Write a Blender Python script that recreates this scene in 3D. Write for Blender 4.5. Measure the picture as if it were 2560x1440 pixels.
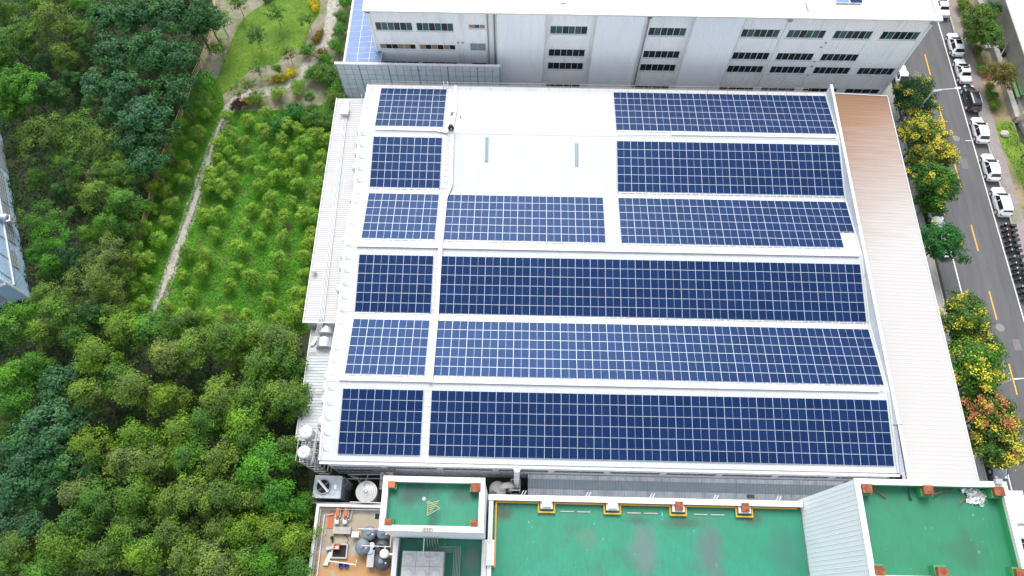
import bpy, math, random
import numpy as np
from mathutils import Vector, Matrix

for o in list(bpy.data.objects):
    bpy.data.objects.remove(o)
S = bpy.context.scene
COL = S.collection
R = math.radians

# ------------------------------------------------------------------ camera, sky, sun, exposure
CAM = Vector((-0.3651, -13.8172, 85.0225))
PIT, YAW, ROLL, FPX = 1.15362, -0.0219, -0.0007, 1786.75
cp, sp, cy_, sy_ = math.cos(PIT), math.sin(PIT), math.cos(YAW), math.sin(YAW)
FWD = Vector((sy_ * cp, cy_ * cp, -sp))
RGT = Vector((cy_, -sy_, 0))
UPV = RGT.cross(FWD)
cam = bpy.data.cameras.new('camera')
cam.sensor_width = 36.0
cam.lens = 36.0 * FPX / 2560
cam.clip_start = 1.0
cam.clip_end = 2000
co = bpy.data.objects.new('camera', cam)
COL.objects.link(co)
m = Matrix((RGT, UPV, -FWD)).transposed().to_4x4()
m.translation = CAM
co.matrix_world = m
S.camera = co

world = bpy.data.worlds.new('World')
S.world = world
world.use_nodes = True
wn = world.node_tree.nodes
wl = world.node_tree.links
wn.clear()
sky = wn.new('ShaderNodeTexSky')
sky.sky_type = 'NISHITA'
sky.sun_disc = False
SUN_EL, SUN_AZ = 54.0, -6.0            # azimuth from +Y towards +X
sky.sun_elevation = R(SUN_EL)
sky.sun_rotation = R(SUN_AZ)
sky.air_density = 1.0
sky.dust_density = 1.5
sky.ozone_density = 1.0
bg = wn.new('ShaderNodeBackground')
bg.inputs['Strength'].default_value = 0.148
wo = wn.new('ShaderNodeOutputWorld')
veil = wn.new('ShaderNodeHueSaturation')        # thin high cloud: a paler sky than clear air
veil.inputs['Saturation'].default_value = 0.38
wl.new(sky.outputs[0], veil.inputs['Color'])
wl.new(veil.outputs[0], bg.inputs['Color'])
wl.new(bg.outputs[0], wo.inputs['Surface'])

sun = bpy.data.lights.new('sun', 'SUN')
sun.energy = 1.5
sun.angle = R(34)
sun.color = (1.0, 0.965, 0.92)
so = bpy.data.objects.new('sun', sun)
COL.objects.link(so)
tosun = Vector((math.sin(R(SUN_AZ)) * math.cos(R(SUN_EL)), math.cos(R(SUN_AZ)) * math.cos(R(SUN_EL)), math.sin(R(SUN_EL))))
so.rotation_euler = tosun.to_track_quat('Z', 'Y').to_euler()
so.location = (0, 0, 150)

S.view_settings.view_transform = 'Standard'
S.view_settings.look = 'None'
S.view_settings.gamma = 1
S.view_settings.exposure = 1.33
S.view_settings.use_curve_mapping = False
S.cycles.max_bounces = 6
S.cycles.transparent_max_bounces = 4


def at(u, v, z):
    """survey: the place on level z that the photograph shows at pixel u, v"""
    d = RGT * ((u - 1280) / FPX) - UPV * ((v - 720) / FPX) + FWD
    t = (z - CAM.z) / d.z
    return CAM + d * t


def xy(u, v, z=0.0):
    p = at(u, v, z)
    return (p.x, p.y)


# ------------------------------------------------------------------ helpers
def tag(o, label=None, cat=None, group=None, kind=None):
    if label: o['label'] = label
    if cat: o['category'] = cat
    if group: o['group'] = group
    if kind: o['kind'] = kind
    return o


def thing(name, label, cat, loc=(0, 0, 0), group=None, rz=0.0):
    o = bpy.data.objects.new(name, None)
    o.empty_display_size = 0.5
    COL.objects.link(o)
    o.location = loc
    o.rotation_euler = (0, 0, rz)
    return tag(o, label, cat, group)


def root_xyz(p):
    v = Vector((0, 0, 0))
    while p is not None:
        v += p.location
        p = p.parent
    return v


def link(name, me, parent=None, loc=(0, 0, 0)):
    o = bpy.data.objects.new(name, me)
    COL.objects.link(o)
    o.location = loc
    if parent is not None:
        o.parent = parent
    return o


class MB:
    """collects faces and links them as one mesh object"""
    def __init__(s):
        s.v, s.f, s.m = [], [], []

    def add(s, vs, fs, mi=0):
        n = len(s.v)
        s.v += [tuple(p) for p in vs]
        for f in fs:
            s.f.append(tuple(n + i for i in f))
            s.m.append(mi)
        return s

    def box(s, x0, y0, z0, x1, y1, z1, mi=0):
        return s.add([(x0, y0, z0), (x1, y0, z0), (x1, y1, z0), (x0, y1, z0), (x0, y0, z1), (x1, y0, z1), (x1, y1, z1), (x0, y1, z1)],
                     [(0, 3, 2, 1), (4, 5, 6, 7), (0, 1, 5, 4), (1, 2, 6, 5), (2, 3, 7, 6), (3, 0, 4, 7)], mi)

    def bar(s, a, b, w, h=None, mi=0, up=(0, 0, 1)):
        """square bar from a to b"""
        h = h or w
        a, b = Vector(a), Vector(b)
        d = (b - a).normalized()
        upv = Vector(up)
        if abs(d.dot(upv)) > .95: upv = Vector((0, 1, 0))
        x = d.cross(upv).normalized() * (w / 2)
        z = x.cross(d).normalized() * (h / 2)
        vs = [a - x - z, a + x - z, a + x + z, a - x + z, b - x - z, b + x - z, b + x + z, b - x + z]
        return s.add(vs, [(0, 1, 2, 3), (7, 6, 5, 4), (0, 4, 5, 1), (1, 5, 6, 2), (2, 6, 7, 3), (3, 7, 4, 0)], mi)

    def prism(s, poly, z0, z1, mi=0):
        n = len(poly)
        vs = [(p[0], p[1], z0) for p in poly] + [(p[0], p[1], z1) for p in poly]
        return s.add(vs, [tuple(range(n - 1, -1, -1)), tuple(range(n, 2 * n))] + [(i, (i + 1) % n, n + (i + 1) % n, n + i) for i in range(n)], mi)

    def tube(s, pts, r, n=8, mi=0, cap=True):
        pts = [Vector(p) for p in pts]
        rs = r if isinstance(r, (list, tuple)) else [r] * len(pts)
        base = len(s.v)
        prev = None
        for i, p in enumerate(pts):
            d = (pts[min(i + 1, len(pts) - 1)] - pts[max(i - 1, 0)]).normalized()
            if prev is None:
                a = d.orthogonal().normalized()
            else:
                a = (prev - d * prev.dot(d)).normalized()
            prev = a
            b = d.cross(a)
            for k in range(n):
                t = 2 * math.pi * k / n
                s.v.append(tuple(p + (a * math.cos(t) + b * math.sin(t)) * rs[i]))
        for i in range(len(pts) - 1):
            for k in range(n):
                s.f.append((base + i * n + k, base + i * n + (k + 1) % n, base + (i + 1) * n + (k + 1) % n, base + (i + 1) * n + k))
                s.m.append(mi)
        if cap:
            s.f.append(tuple(base + k for k in range(n - 1, -1, -1))); s.m.append(mi)
            q = base + (len(pts) - 1) * n
            s.f.append(tuple(q + k for k in range(n))); s.m.append(mi)
        return s

    def lathe(s, prof, c, n=24, mi=0, axis='z'):
        """prof: list of (radius, height)"""
        base = len(s.v)
        for (r, h) in prof:
            for k in range(n):
                t = 2 * math.pi * k / n
                a, b = r * math.cos(t), r * math.sin(t)
                if axis == 'z': p = (c[0] + a, c[1] + b, c[2] + h)
                elif axis == 'x': p = (c[0] + h, c[1] + a, c[2] + b)
                else: p = (c[0] + b, c[1] + h, c[2] + a)
                s.v.append(p)
        for i in range(len(prof) - 1):
            for k in range(n):
                s.f.append((base + i * n + k, base + i * n + (k + 1) % n, base + (i + 1) * n + (k + 1) % n, base + (i + 1) * n + k)); s.m.append(mi)
        s.f.append(tuple(base + k for k in range(n - 1, -1, -1))); s.m.append(mi)
        q = base + (len(prof) - 1) * n
        s.f.append(tuple(q + k for k in range(n))); s.m.append(mi)
        return s

    def ribs(s, o, u, w, nrm, lu, lw, pitch, h, mi=0, flat=.55, thick=.04):
        """profiled metal sheet: ribs run along u, repeat along w, rise along nrm"""
        o, u, w, nrm = Vector(o), Vector(u).normalized(), Vector(w).normalized(), Vector(nrm).normalized()
        k = max(1, round(lw / pitch)); p = lw / k
        prof = []
        for i in range(k):
            a = i * p
            prof += [(a, 0), (a + p * flat, 0), (a + p * (flat + .1), h), (a + p * .9, h)]
        prof.append((lw, 0))
        n = len(prof)
        vs = [o + w * a + nrm * b for a, b in prof] + [o + u * lu + w * a + nrm * b for a, b in prof]
        s.add(vs, [(i, i + 1, n + i + 1, n + i) for i in range(n - 1)], mi)
        d = nrm * -thick
        s.add([o + d, o + u * lu + d, o + u * lu + w * lw + d, o + w * lw + d, o, o + u * lu, o + u * lu + w * lw, o + w * lw],
              [(0, 3, 2, 1), (0, 1, 5, 4), (1, 2, 6, 5), (2, 3, 7, 6), (3, 0, 4, 7)], mi)
        return s

    def mesh(s, name, mats, off=(0, 0, 0), smooth=False):
        me = bpy.data.meshes.new(name)
        ox, oy, oz = off
        me.from_pydata([(x - ox, y - oy, z - oz) for x, y, z in s.v], [], s.f)
        for mt in (mats if isinstance(mats, (list, tuple)) else [mats]):
            me.materials.append(mt)
        if any(s.m):
            me.polygons.foreach_set('material_index', s.m)
        if smooth:
            me.polygons.foreach_set('use_smooth', [True] * len(me.polygons))
        me.update()
        return me

    def build(s, name, mats, parent=None, smooth=False):
        if parent is not None:
            return link(name, s.mesh(name, mats, root_xyz(parent), smooth), parent)
        a = np.array(s.v)
        lo, hi = a.min(0), a.max(0)
        off = ((lo[0] + hi[0]) / 2, (lo[1] + hi[1]) / 2, lo[2])
        return link(name, s.mesh(name, mats, off, smooth), None, off)


def copy_tree(o, parent=None, color=None):
    c = o.copy()
    COL.objects.link(c)
    c.parent = parent
    if color is not None: c.color = color
    for ch in list(o.children):
        copy_tree(ch, c, color)
    return c


# ------------------------------------------------------------------ materials
def nm(name):
    mt = bpy.data.materials.new(name)
    mt.use_nodes = True
    nt = mt.node_tree
    b = nt.nodes['Principled BSDF']
    return mt, nt, b


def noise(nt, scale=(1, 1, 1), s=1.0, detail=4, rough=.6, coord='pos'):
    n, l = nt.nodes, nt.links
    if coord == 'pos':
        g = n.new('ShaderNodeNewGeometry').outputs['Position']
    else:
        g = n.new('ShaderNodeTexCoord').outputs['Object']
    mp = n.new('ShaderNodeMapping')
    mp.inputs['Scale'].default_value = scale
    l.new(g, mp.inputs['Vector'])
    t = n.new('ShaderNodeTexNoise')
    t.inputs['Scale'].default_value = s
    t.inputs['Detail'].default_value = detail
    t.inputs['Roughness'].default_value = rough
    l.new(mp.outputs[0], t.inputs['Vector'])
    return t.outputs['Fac']


def ramp(nt, fac, a, b):
    mr = nt.nodes.new('ShaderNodeMapRange')
    mr.inputs['From Min'].default_value = a
    mr.inputs['From Max'].default_value = b
    nt.links.new(fac, mr.inputs['Value'])
    return mr.outputs[0]


def mix(nt, fac, c1, c2, mode='MIX'):
    mx = nt.nodes.new('ShaderNodeMix')
    mx.data_type = 'RGBA'
    mx.blend_type = mode
    L = nt.links
    if isinstance(fac, (int, float)): mx.inputs['Factor'].default_value = fac
    else: L.new(fac, mx.inputs['Factor'])
    for k, c in ((6, c1), (7, c2)):
        if isinstance(c, tuple): mx.inputs[k].default_value = (*c[:3], 1)
        else: L.new(c, mx.inputs[k])
    return mx.outputs[2]


def math_(nt, op, a, b=None):
    q = nt.nodes.new('ShaderNodeMath')
    q.operation = op
    for i, x in enumerate((a, b)):
        if x is None: continue
        if isinstance(x, (int, float)): q.inputs[i].default_value = x
        else: nt.links.new(x, q.inputs[i])
    return q.outputs[0]


def bump(nt, b, h, dist=.02, strength=.6):
    bp = nt.nodes.new('ShaderNodeBump')
    bp.inputs['Distance'].default_value = dist
    bp.inputs['Strength'].default_value = strength
    nt.links.new(h, bp.inputs['Height'])
    nt.links.new(bp.outputs[0], b.inputs['Normal'])


def mat(name, col, rough=.6, metal=0.0, spec=.4, dirt=None, dscale=(1, 1, 1), ds=.6, lo=.45, hi=.75, dmax=.6, bscale=None, bdist=.01, coord='pos'):
    mt, nt, b = nm(name)
    b.inputs['Roughness'].default_value = rough
    b.inputs['Metallic'].default_value = metal
    b.inputs['Specular IOR Level'].default_value = spec
    if dirt is None:
        f = noise(nt, (1, 1, 1), 1.3, 3, coord=coord)
        c = mix(nt, ramp(nt, f, .3, .7), tuple(x * .9 for x in col), tuple(min(1, x * 1.06) for x in col))
    else:
        f = noise(nt, dscale, ds, 5, coord=coord)
        f = math_(nt, 'MULTIPLY', ramp(nt, f, lo, hi), dmax)
        c = mix(nt, f, col, dirt)
    nt.links.new(c, b.inputs['Base Color'])
    if bscale:
        bump(nt, b, noise(nt, (1, 1, 1), bscale, 3, coord=coord), bdist)
    return mt


M = {}
M['roof_white'] = mat('roof_white', (.455, .468, .463), .6, spec=.12, dirt=(.385, .398, .393), dscale=(1.6, .22, 1), ds=.8, lo=.45, hi=.8, dmax=.6)
M['white'] = mat('white_paint', (.60, .595, .575), .5, dirt=(.36, .29, .2), dscale=(1, 1, .5), ds=1.4, lo=.54, hi=.8, dmax=.6)
M['tray'] = mat('white_tray', (.60, .61, .62), .5)
M['alu'] = mat('aluminium', (.74, .77, .82), .4, metal=.35)
M['steel'] = mat('galvanised_steel', (.36, .37, .37), .5, metal=.4, dirt=(.3, .27, .23), ds=2.0)
M['stainless'] = mat('stainless', (.66, .66, .65), .3, metal=.75, dirt=(.4, .38, .36), ds=3.0, dmax=.4)
M['rust'] = mat('rust', (.15, .042, .022), .85, dirt=(.30, .10, .035), ds=2.2, lo=.4, hi=.65, dmax=.9, bscale=12)
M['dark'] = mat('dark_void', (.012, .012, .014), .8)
M['yellow_pipe'] = mat('yellow_pipe', (.62, .30, .02), .45)
M['concrete'] = mat('concrete', (.36, .34, .31), .85, dirt=(.2, .18, .15), ds=.9, bscale=6)
M['kerb'] = mat('kerb_stone', (.34, .33, .31), .85, dirt=(.2, .19, .17), ds=1.8, coord='pos')
M['black'] = mat('black_rubber', (.02, .02, .021), .6)
M['plastic_grey'] = mat('grey_plastic', (.13, .16, .19), .5, dirt=(.25, .27, .29), ds=1.6)
M['plastic_white'] = mat('white_plastic', (.64, .62, .57), .5, dirt=(.5, .45, .36), ds=1.5)
M['orange'] = mat('orange_paint', (.40, .10, .03), .6, dirt=(.35, .12, .05), ds=2)
M['blue_plastic'] = mat('blue_plastic', (.02, .05, .30), .5)
M['wood'] = mat('ply_board', (.34, .20, .09), .8, dirt=(.2, .12, .06), ds=2)
M['bamboo'] = mat('bamboo', (.42, .32, .15), .7, dirt=(.22, .18, .09), ds=2.5)
M['bark'] = mat('bark', (.13, .095, .065), .95, dirt=(.22, .18, .14), dscale=(3, 3, .6), ds=2, coord='obj')
M['road_yellow'] = mat('road_yellow', (.70, .36, .03), .8, dirt=(.25, .17, .08), ds=2.5, lo=.5, hi=.8, dmax=.7)
M['road_white'] = mat('road_white', (.66, .66, .64), .8, dirt=(.3, .3, .3), ds=2.5, lo=.5, hi=.8, dmax=.6)
M['glassdark'] = mat('window_glass', (.012, .022, .022), .12, spec=.6, dirt=(.02, .05, .04), ds=.4)
M['glassgreen'] = mat('green_glass', (.03, .10, .075), .12, spec=.6, dirt=(.02, .05, .04), ds=.7)
M['glasspale'] = mat('pale_glass', (.26, .33, .35), .25, spec=.5)
M['carglass'] = mat('car_glass', (.012, .014, .017), .08, spec=.6)
M['rim'] = mat('wheel_rim', (.55, .55, .56), .4, metal=.1)
M['red'] = mat('tail_lamp', (.35, .015, .02), .3)
M['lamp'] = mat('head_lamp', (.7, .72, .75), .15)
M['skin'] = mat('skin', (.42, .24, .16), .6)
M['hair'] = mat('hair', (.012, .01, .01), .7)
M['navy'] = mat('navy_cloth', (.03, .036, .07), .9)
M['foil'] = mat('silver_foil', (.8, .8, .8), .28, metal=.8)
M['terracotta'] = mat('terracotta_plastic', (.55, .13, .04), .6)
M['rock'] = mat('rock', (.42, .39, .34), .9, dirt=(.25, .24, .2), ds=2, bscale=5)
M['log'] = mat('cut_wood', (.22, .16, .12), .95)
M['green_paint'] = mat('green_paint', (.17, .38, .16), .6, dirt=(.30, .12, .03), ds=.9, lo=.55, hi=.7, dmax=.8)
M['palegreen_roof'] = mat('pale_green_roof', (.52, .62, .52), .5, dirt=(.42, .50, .42), dscale=(.4, 2, 1), ds=.5)


def corrugated(name, col, dirt, pitch, axis, dmax=.6, lo=.5, dscale=(1.2, 1.2, .12), ds=1.0, rough=.55, dist=.03):
    mt, nt, b = nm(name)
    b.inputs['Roughness'].default_value = rough
    f = noise(nt, dscale, ds, 6, .65)
    f = math_(nt, 'MULTIPLY', ramp(nt, f, lo, .8), dmax)
    c = mix(nt, f, col, dirt)
    f2 = noise(nt, (1, 1, 1), .25, 3)
    c = mix(nt, ramp(nt, f2, .35, .7), c, mix(nt, .12, c, dirt))
    nt.links.new(c, b.inputs['Base Color'])
    g = nt.nodes.new('ShaderNodeNewGeometry')
    sx = nt.nodes.new('ShaderNodeSeparateXYZ')
    nt.links.new(g.outputs['Position'], sx.inputs[0])
    w = math_(nt, 'MULTIPLY', sx.outputs[axis], 1.0 / pitch)
    w = math_(nt, 'FRACT', w)
    w = math_(nt, 'PINGPONG', w, .5)
    w = ramp(nt, w, .12, .25)
    bump(nt, b, w, dist, .9)
    return mt


M['facade'] = corrugated('facade_sheet', (.85, .855, .85), (.40, .385, .36), .30, 0, lo=.54, dmax=.6)
M['facade_new'] = corrugated('facade_sheet_clean', (.81, .825, .845), (.6, .61, .62), .30, 0, dmax=.4)
M['south_wall'] = corrugated('south_wall_sheet', (.80, .82, .88), (.5, .5, .53), .30, 0, dmax=.5)
M['blue_wall'] = corrugated('blue_wall_sheet', (.27, .37, .47), (.17, .23, .29), .30, 2, dmax=.5, dscale=(.3, .3, 1))
M['white_wall'] = mat('white_cladding', (.76, .775, .785), .5, dirt=(.62, .63, .63), dscale=(1, 1, .15), ds=1.2, lo=.5, hi=.8, dmax=.5)
M['annex_roof'] = mat('annex_roof', (.45, .445, .44), .65, spec=.12, dirt=(.38, .36, .34), dscale=(.3, 1.4, 1), ds=.8, lo=.45, hi=.8, dmax=.55)
M['old_roof'] = mat('old_roof', (.42, .44, .45), .6, dirt=(.2, .17, .14), dscale=(.4, 2, 1), ds=.9, lo=.5, hi=.75, dmax=.7)
M['canopy'] = mat('canopy_sheet', (.68, .70, .72), .5, dirt=(.27, .27, .27), dscale=(2, .4, 1), ds=.8)
M['skylight'] = mat('skylight_sheet', (.33, .39, .43), .35, dirt=(.55, .53, .46), dscale=(1, 1, 1), ds=.7, lo=.55, hi=.75, dmax=.7)
M['back_roof'] = mat('back_roof', (.68, .66, .63), .5, dirt=(.30, .24, .17), dscale=(.22, 3.5, 1), ds=.8, lo=.56, hi=.78, dmax=.75)


def lean_mat():
    mt, nt, b = nm('lean_to_roof')
    b.inputs['Roughness'].default_value = .65
    b.inputs['Specular IOR Level'].default_value = .12
    g = nt.nodes.new('ShaderNodeNewGeometry')
    sx = nt.nodes.new('ShaderNodeSeparateXYZ')
    nt.links.new(g.outputs['Position'], sx.inputs[0])
    n1 = noise(nt, (.25, 2.4, 1), .9, 5)
    t = math_(nt, 'ADD', ramp(nt, sx.outputs[1], 21.0, 50.0), math_(nt, 'MULTIPLY', math_(nt, 'SUBTRACT', n1, .5), .35))
    t2 = math_(nt, 'SUBTRACT', t, math_(nt, 'MULTIPLY', ramp(nt, sx.outputs[0], 40.0, 50.0), .22))
    c = mix(nt, ramp(nt, t2, .08, .80), (.40, .385, .37), (.24, .14, .088))
    nt.links.new(c, b.inputs['Base Color'])
    return mt


M['lean_roof'] = lean_mat()


def green_roof(name, base, base2, stains_patches):
    mt, nt, b = nm(name)
    b.inputs['Roughness'].default_value = .55
    c = mix(nt, ramp(nt, noise(nt, (1, 1, 1), .45, 5), .3, .7), base, base2)
    fine = noise(nt, (3, .8, 1), 1.1, 6, .7)
    c = mix(nt, math_(nt, 'MULTIPLY', ramp(nt, fine, .48, .7), .55), c, (.03, .10, .07))
    big = noise(nt, (1, 1, 1), .28, 4, .6)
    c = mix(nt, math_(nt, 'MULTIPLY', ramp(nt, big, .56, .74), .65), c, (.035, .085, .065))
    g = nt.nodes.new('ShaderNodeNewGeometry')
    for (x, y, rx, ry, col, am) in stains_patches:
        mp = nt.nodes.new('ShaderNodeMapping')
        mp.inputs['Location'].default_value = (-x / rx, -y / ry, 0)
        mp.inputs['Scale'].default_value = (1 / rx, 1 / ry, 0)
        nt.links.new(g.outputs['Position'], mp.inputs['Vector'])
        ln = nt.nodes.new('ShaderNodeVectorMath'); ln.operation = 'LENGTH'
        nt.links.new(mp.outputs[0], ln.inputs[0])
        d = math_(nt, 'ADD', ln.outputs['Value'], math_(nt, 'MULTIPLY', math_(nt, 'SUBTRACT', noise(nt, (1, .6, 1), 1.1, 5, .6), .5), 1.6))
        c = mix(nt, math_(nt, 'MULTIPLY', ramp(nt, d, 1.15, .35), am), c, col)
    sc = noise(nt, (5, 1.1, 1), 1.0, 5, .7)
    sc2 = noise(nt, (1, 1, 1), .22, 2)
    c = mix(nt, math_(nt, 'MULTIPLY', ramp(nt, sc, .66, .70), ramp(nt, sc2, .5, .6)), c, (.45, .50, .44))
    nt.links.new(c, b.inputs['Base Color'])
    bump(nt, b, fine, .01, .4)
    return mt


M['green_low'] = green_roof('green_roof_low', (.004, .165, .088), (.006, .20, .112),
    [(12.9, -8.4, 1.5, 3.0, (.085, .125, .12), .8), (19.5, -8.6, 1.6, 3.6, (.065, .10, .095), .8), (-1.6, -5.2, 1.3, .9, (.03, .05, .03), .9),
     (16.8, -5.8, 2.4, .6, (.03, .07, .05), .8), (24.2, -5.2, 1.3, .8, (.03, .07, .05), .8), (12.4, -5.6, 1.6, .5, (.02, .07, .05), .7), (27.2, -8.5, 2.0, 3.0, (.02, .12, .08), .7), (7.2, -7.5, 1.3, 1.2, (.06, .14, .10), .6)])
M['green_block'] = green_roof('green_roof_block', (.009, .145, .066), (.012, .175, .083), [(38.6, -8.8, 1.5, 1.8, (.02, .10, .055), .8), (37.2, -8.7, 2.0, .8, (.02, .12, .06), .6)])
M['green_tower'] = green_roof('green_roof_tower', (.004, .16, .085), (.007, .195, .108), [(-9.6, -4.3, 2.2, 1.2, (.012, .06, .045), .9), (-5.2, -4.4, 1.6, .9, (.012, .07, .05), .85), (-7.8, -7.0, .6, 1.6, (.012, .09, .06), .7)])  # darker green patches, most of them along the far parapet
M['green_tank'] = green_roof('green_roof_tank', (.010, .16, .085), (.014, .20, .11), [(-4.6, -9.8, 1.0, 1.2, (.14, .14, .12), .6)])
M['green_wall'] = mat('green_painted_wall', (.03, .26, .09), .6, dirt=(.09, .22, .07), ds=.8)


def cell_mat():
    mt, nt, b = nm('solar_cells')
    oi = nt.nodes.new('ShaderNodeObjectInfo')
    tc = nt.nodes.new('ShaderNodeTexCoord')
    sx = nt.nodes.new('ShaderNodeSeparateXYZ')
    nt.links.new(tc.outputs['Object'], sx.inputs[0])
    ly = math_(nt, 'PINGPONG', math_(nt, 'FRACT', math_(nt, 'MULTIPLY', sx.outputs[1], 1 / .186)), .5)
    lx = math_(nt, 'PINGPONG', math_(nt, 'FRACT', math_(nt, 'MULTIPLY', sx.outputs[0], 1 / .0925)), .5)
    g = math_(nt, 'ADD', math_(nt, 'MULTIPLY', ramp(nt, ly, .06, .02), .5), math_(nt, 'MULTIPLY', ramp(nt, lx, .08, .02), .22))
    c = mix(nt, oi.outputs['Random'], (.0035, .0115, .043), (.0055, .0165, .060))
    c = mix(nt, g, c, (.03, .08, .22))
    nt.links.new(c, b.inputs['Base Color'])
    b.inputs['Roughness'].default_value = .30
    b.inputs['Specular IOR Level'].default_value = .20
    b.inputs['Specular Tint'].default_value = (.30, .52, 1.0, 1)      # blue anti-reflective coating
    return mt


M['cells'] = cell_mat()
M['pvglass'] = mat('pale_solar_glass', (.17, .235, .40), .35, spec=.06)
M['screenglass'] = mat('screen_glass', (.50, .56, .60), .3, spec=.3)
M['screenpost'] = mat('screen_post', (.17, .24, .31), .4)


def foliage_mat(name, bright=(2.05, 1.95, .9)):
    mt, nt, b = nm(name)
    n, l = nt.nodes, nt.links
    oi = n.new('ShaderNodeObjectInfo')
    a = n.new('ShaderNodeAttribute'); a.attribute_name = 'tint'
    hv = n.new('ShaderNodeHueSaturation')
    l.new(oi.outputs['Color'], hv.inputs['Color'])
    hv.inputs['Value'].default_value = 1.0
    hue = math_(nt, 'ADD', .497, math_(nt, 'MULTIPLY', oi.outputs['Random'], .022))
    l.new(hue, hv.inputs['Hue'])
    br = mix(nt, 1.0, hv.outputs[0], bright, 'MULTIPLY')
    c = mix(nt, a.outputs['Fac'], hv.outputs[0], br)
    b.inputs['Roughness'].default_value = .55
    b.inputs['Specular IOR Level'].default_value = .25
    l.new(c, b.inputs['Base Color'])
    tr = n.new('ShaderNodeBsdfTranslucent')
    l.new(mix(nt, 1.0, c, (1.0, 1.2, .5), 'MULTIPLY'), tr.inputs['Color'])
    ms = n.new('ShaderNodeMixShader')
    ms.inputs[0].default_value = .30
    l.new(b.outputs[0], ms.inputs[1]); l.new(tr.outputs[0], ms.inputs[2])
    l.new(ms.outputs[0], n['Material Output'].inputs['Surface'])
    return mt


M['leaf'] = foliage_mat('leaf')
M['blossom'] = mat('yellow_blossom', (.52, .46, .03), .7, dirt=(.33, .27, .03), ds=.8, lo=.4, hi=.7)
M['rust_blossom'] = mat('rust_blossom', (.42, .15, .055), .8, dirt=(.40, .20, .05), ds=.8)


def paint_mat():
    mt, nt, b = nm('car_paint')
    oi = nt.nodes.new('ShaderNodeObjectInfo')
    nt.links.new(oi.outputs['Color'], b.inputs['Base Color'])
    b.inputs['Roughness'].default_value = .25
    b.inputs['Coat Weight'].default_value = .6
    b.inputs['Coat Roughness'].default_value = .06
    return mt


M['paint'] = paint_mat()


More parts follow.
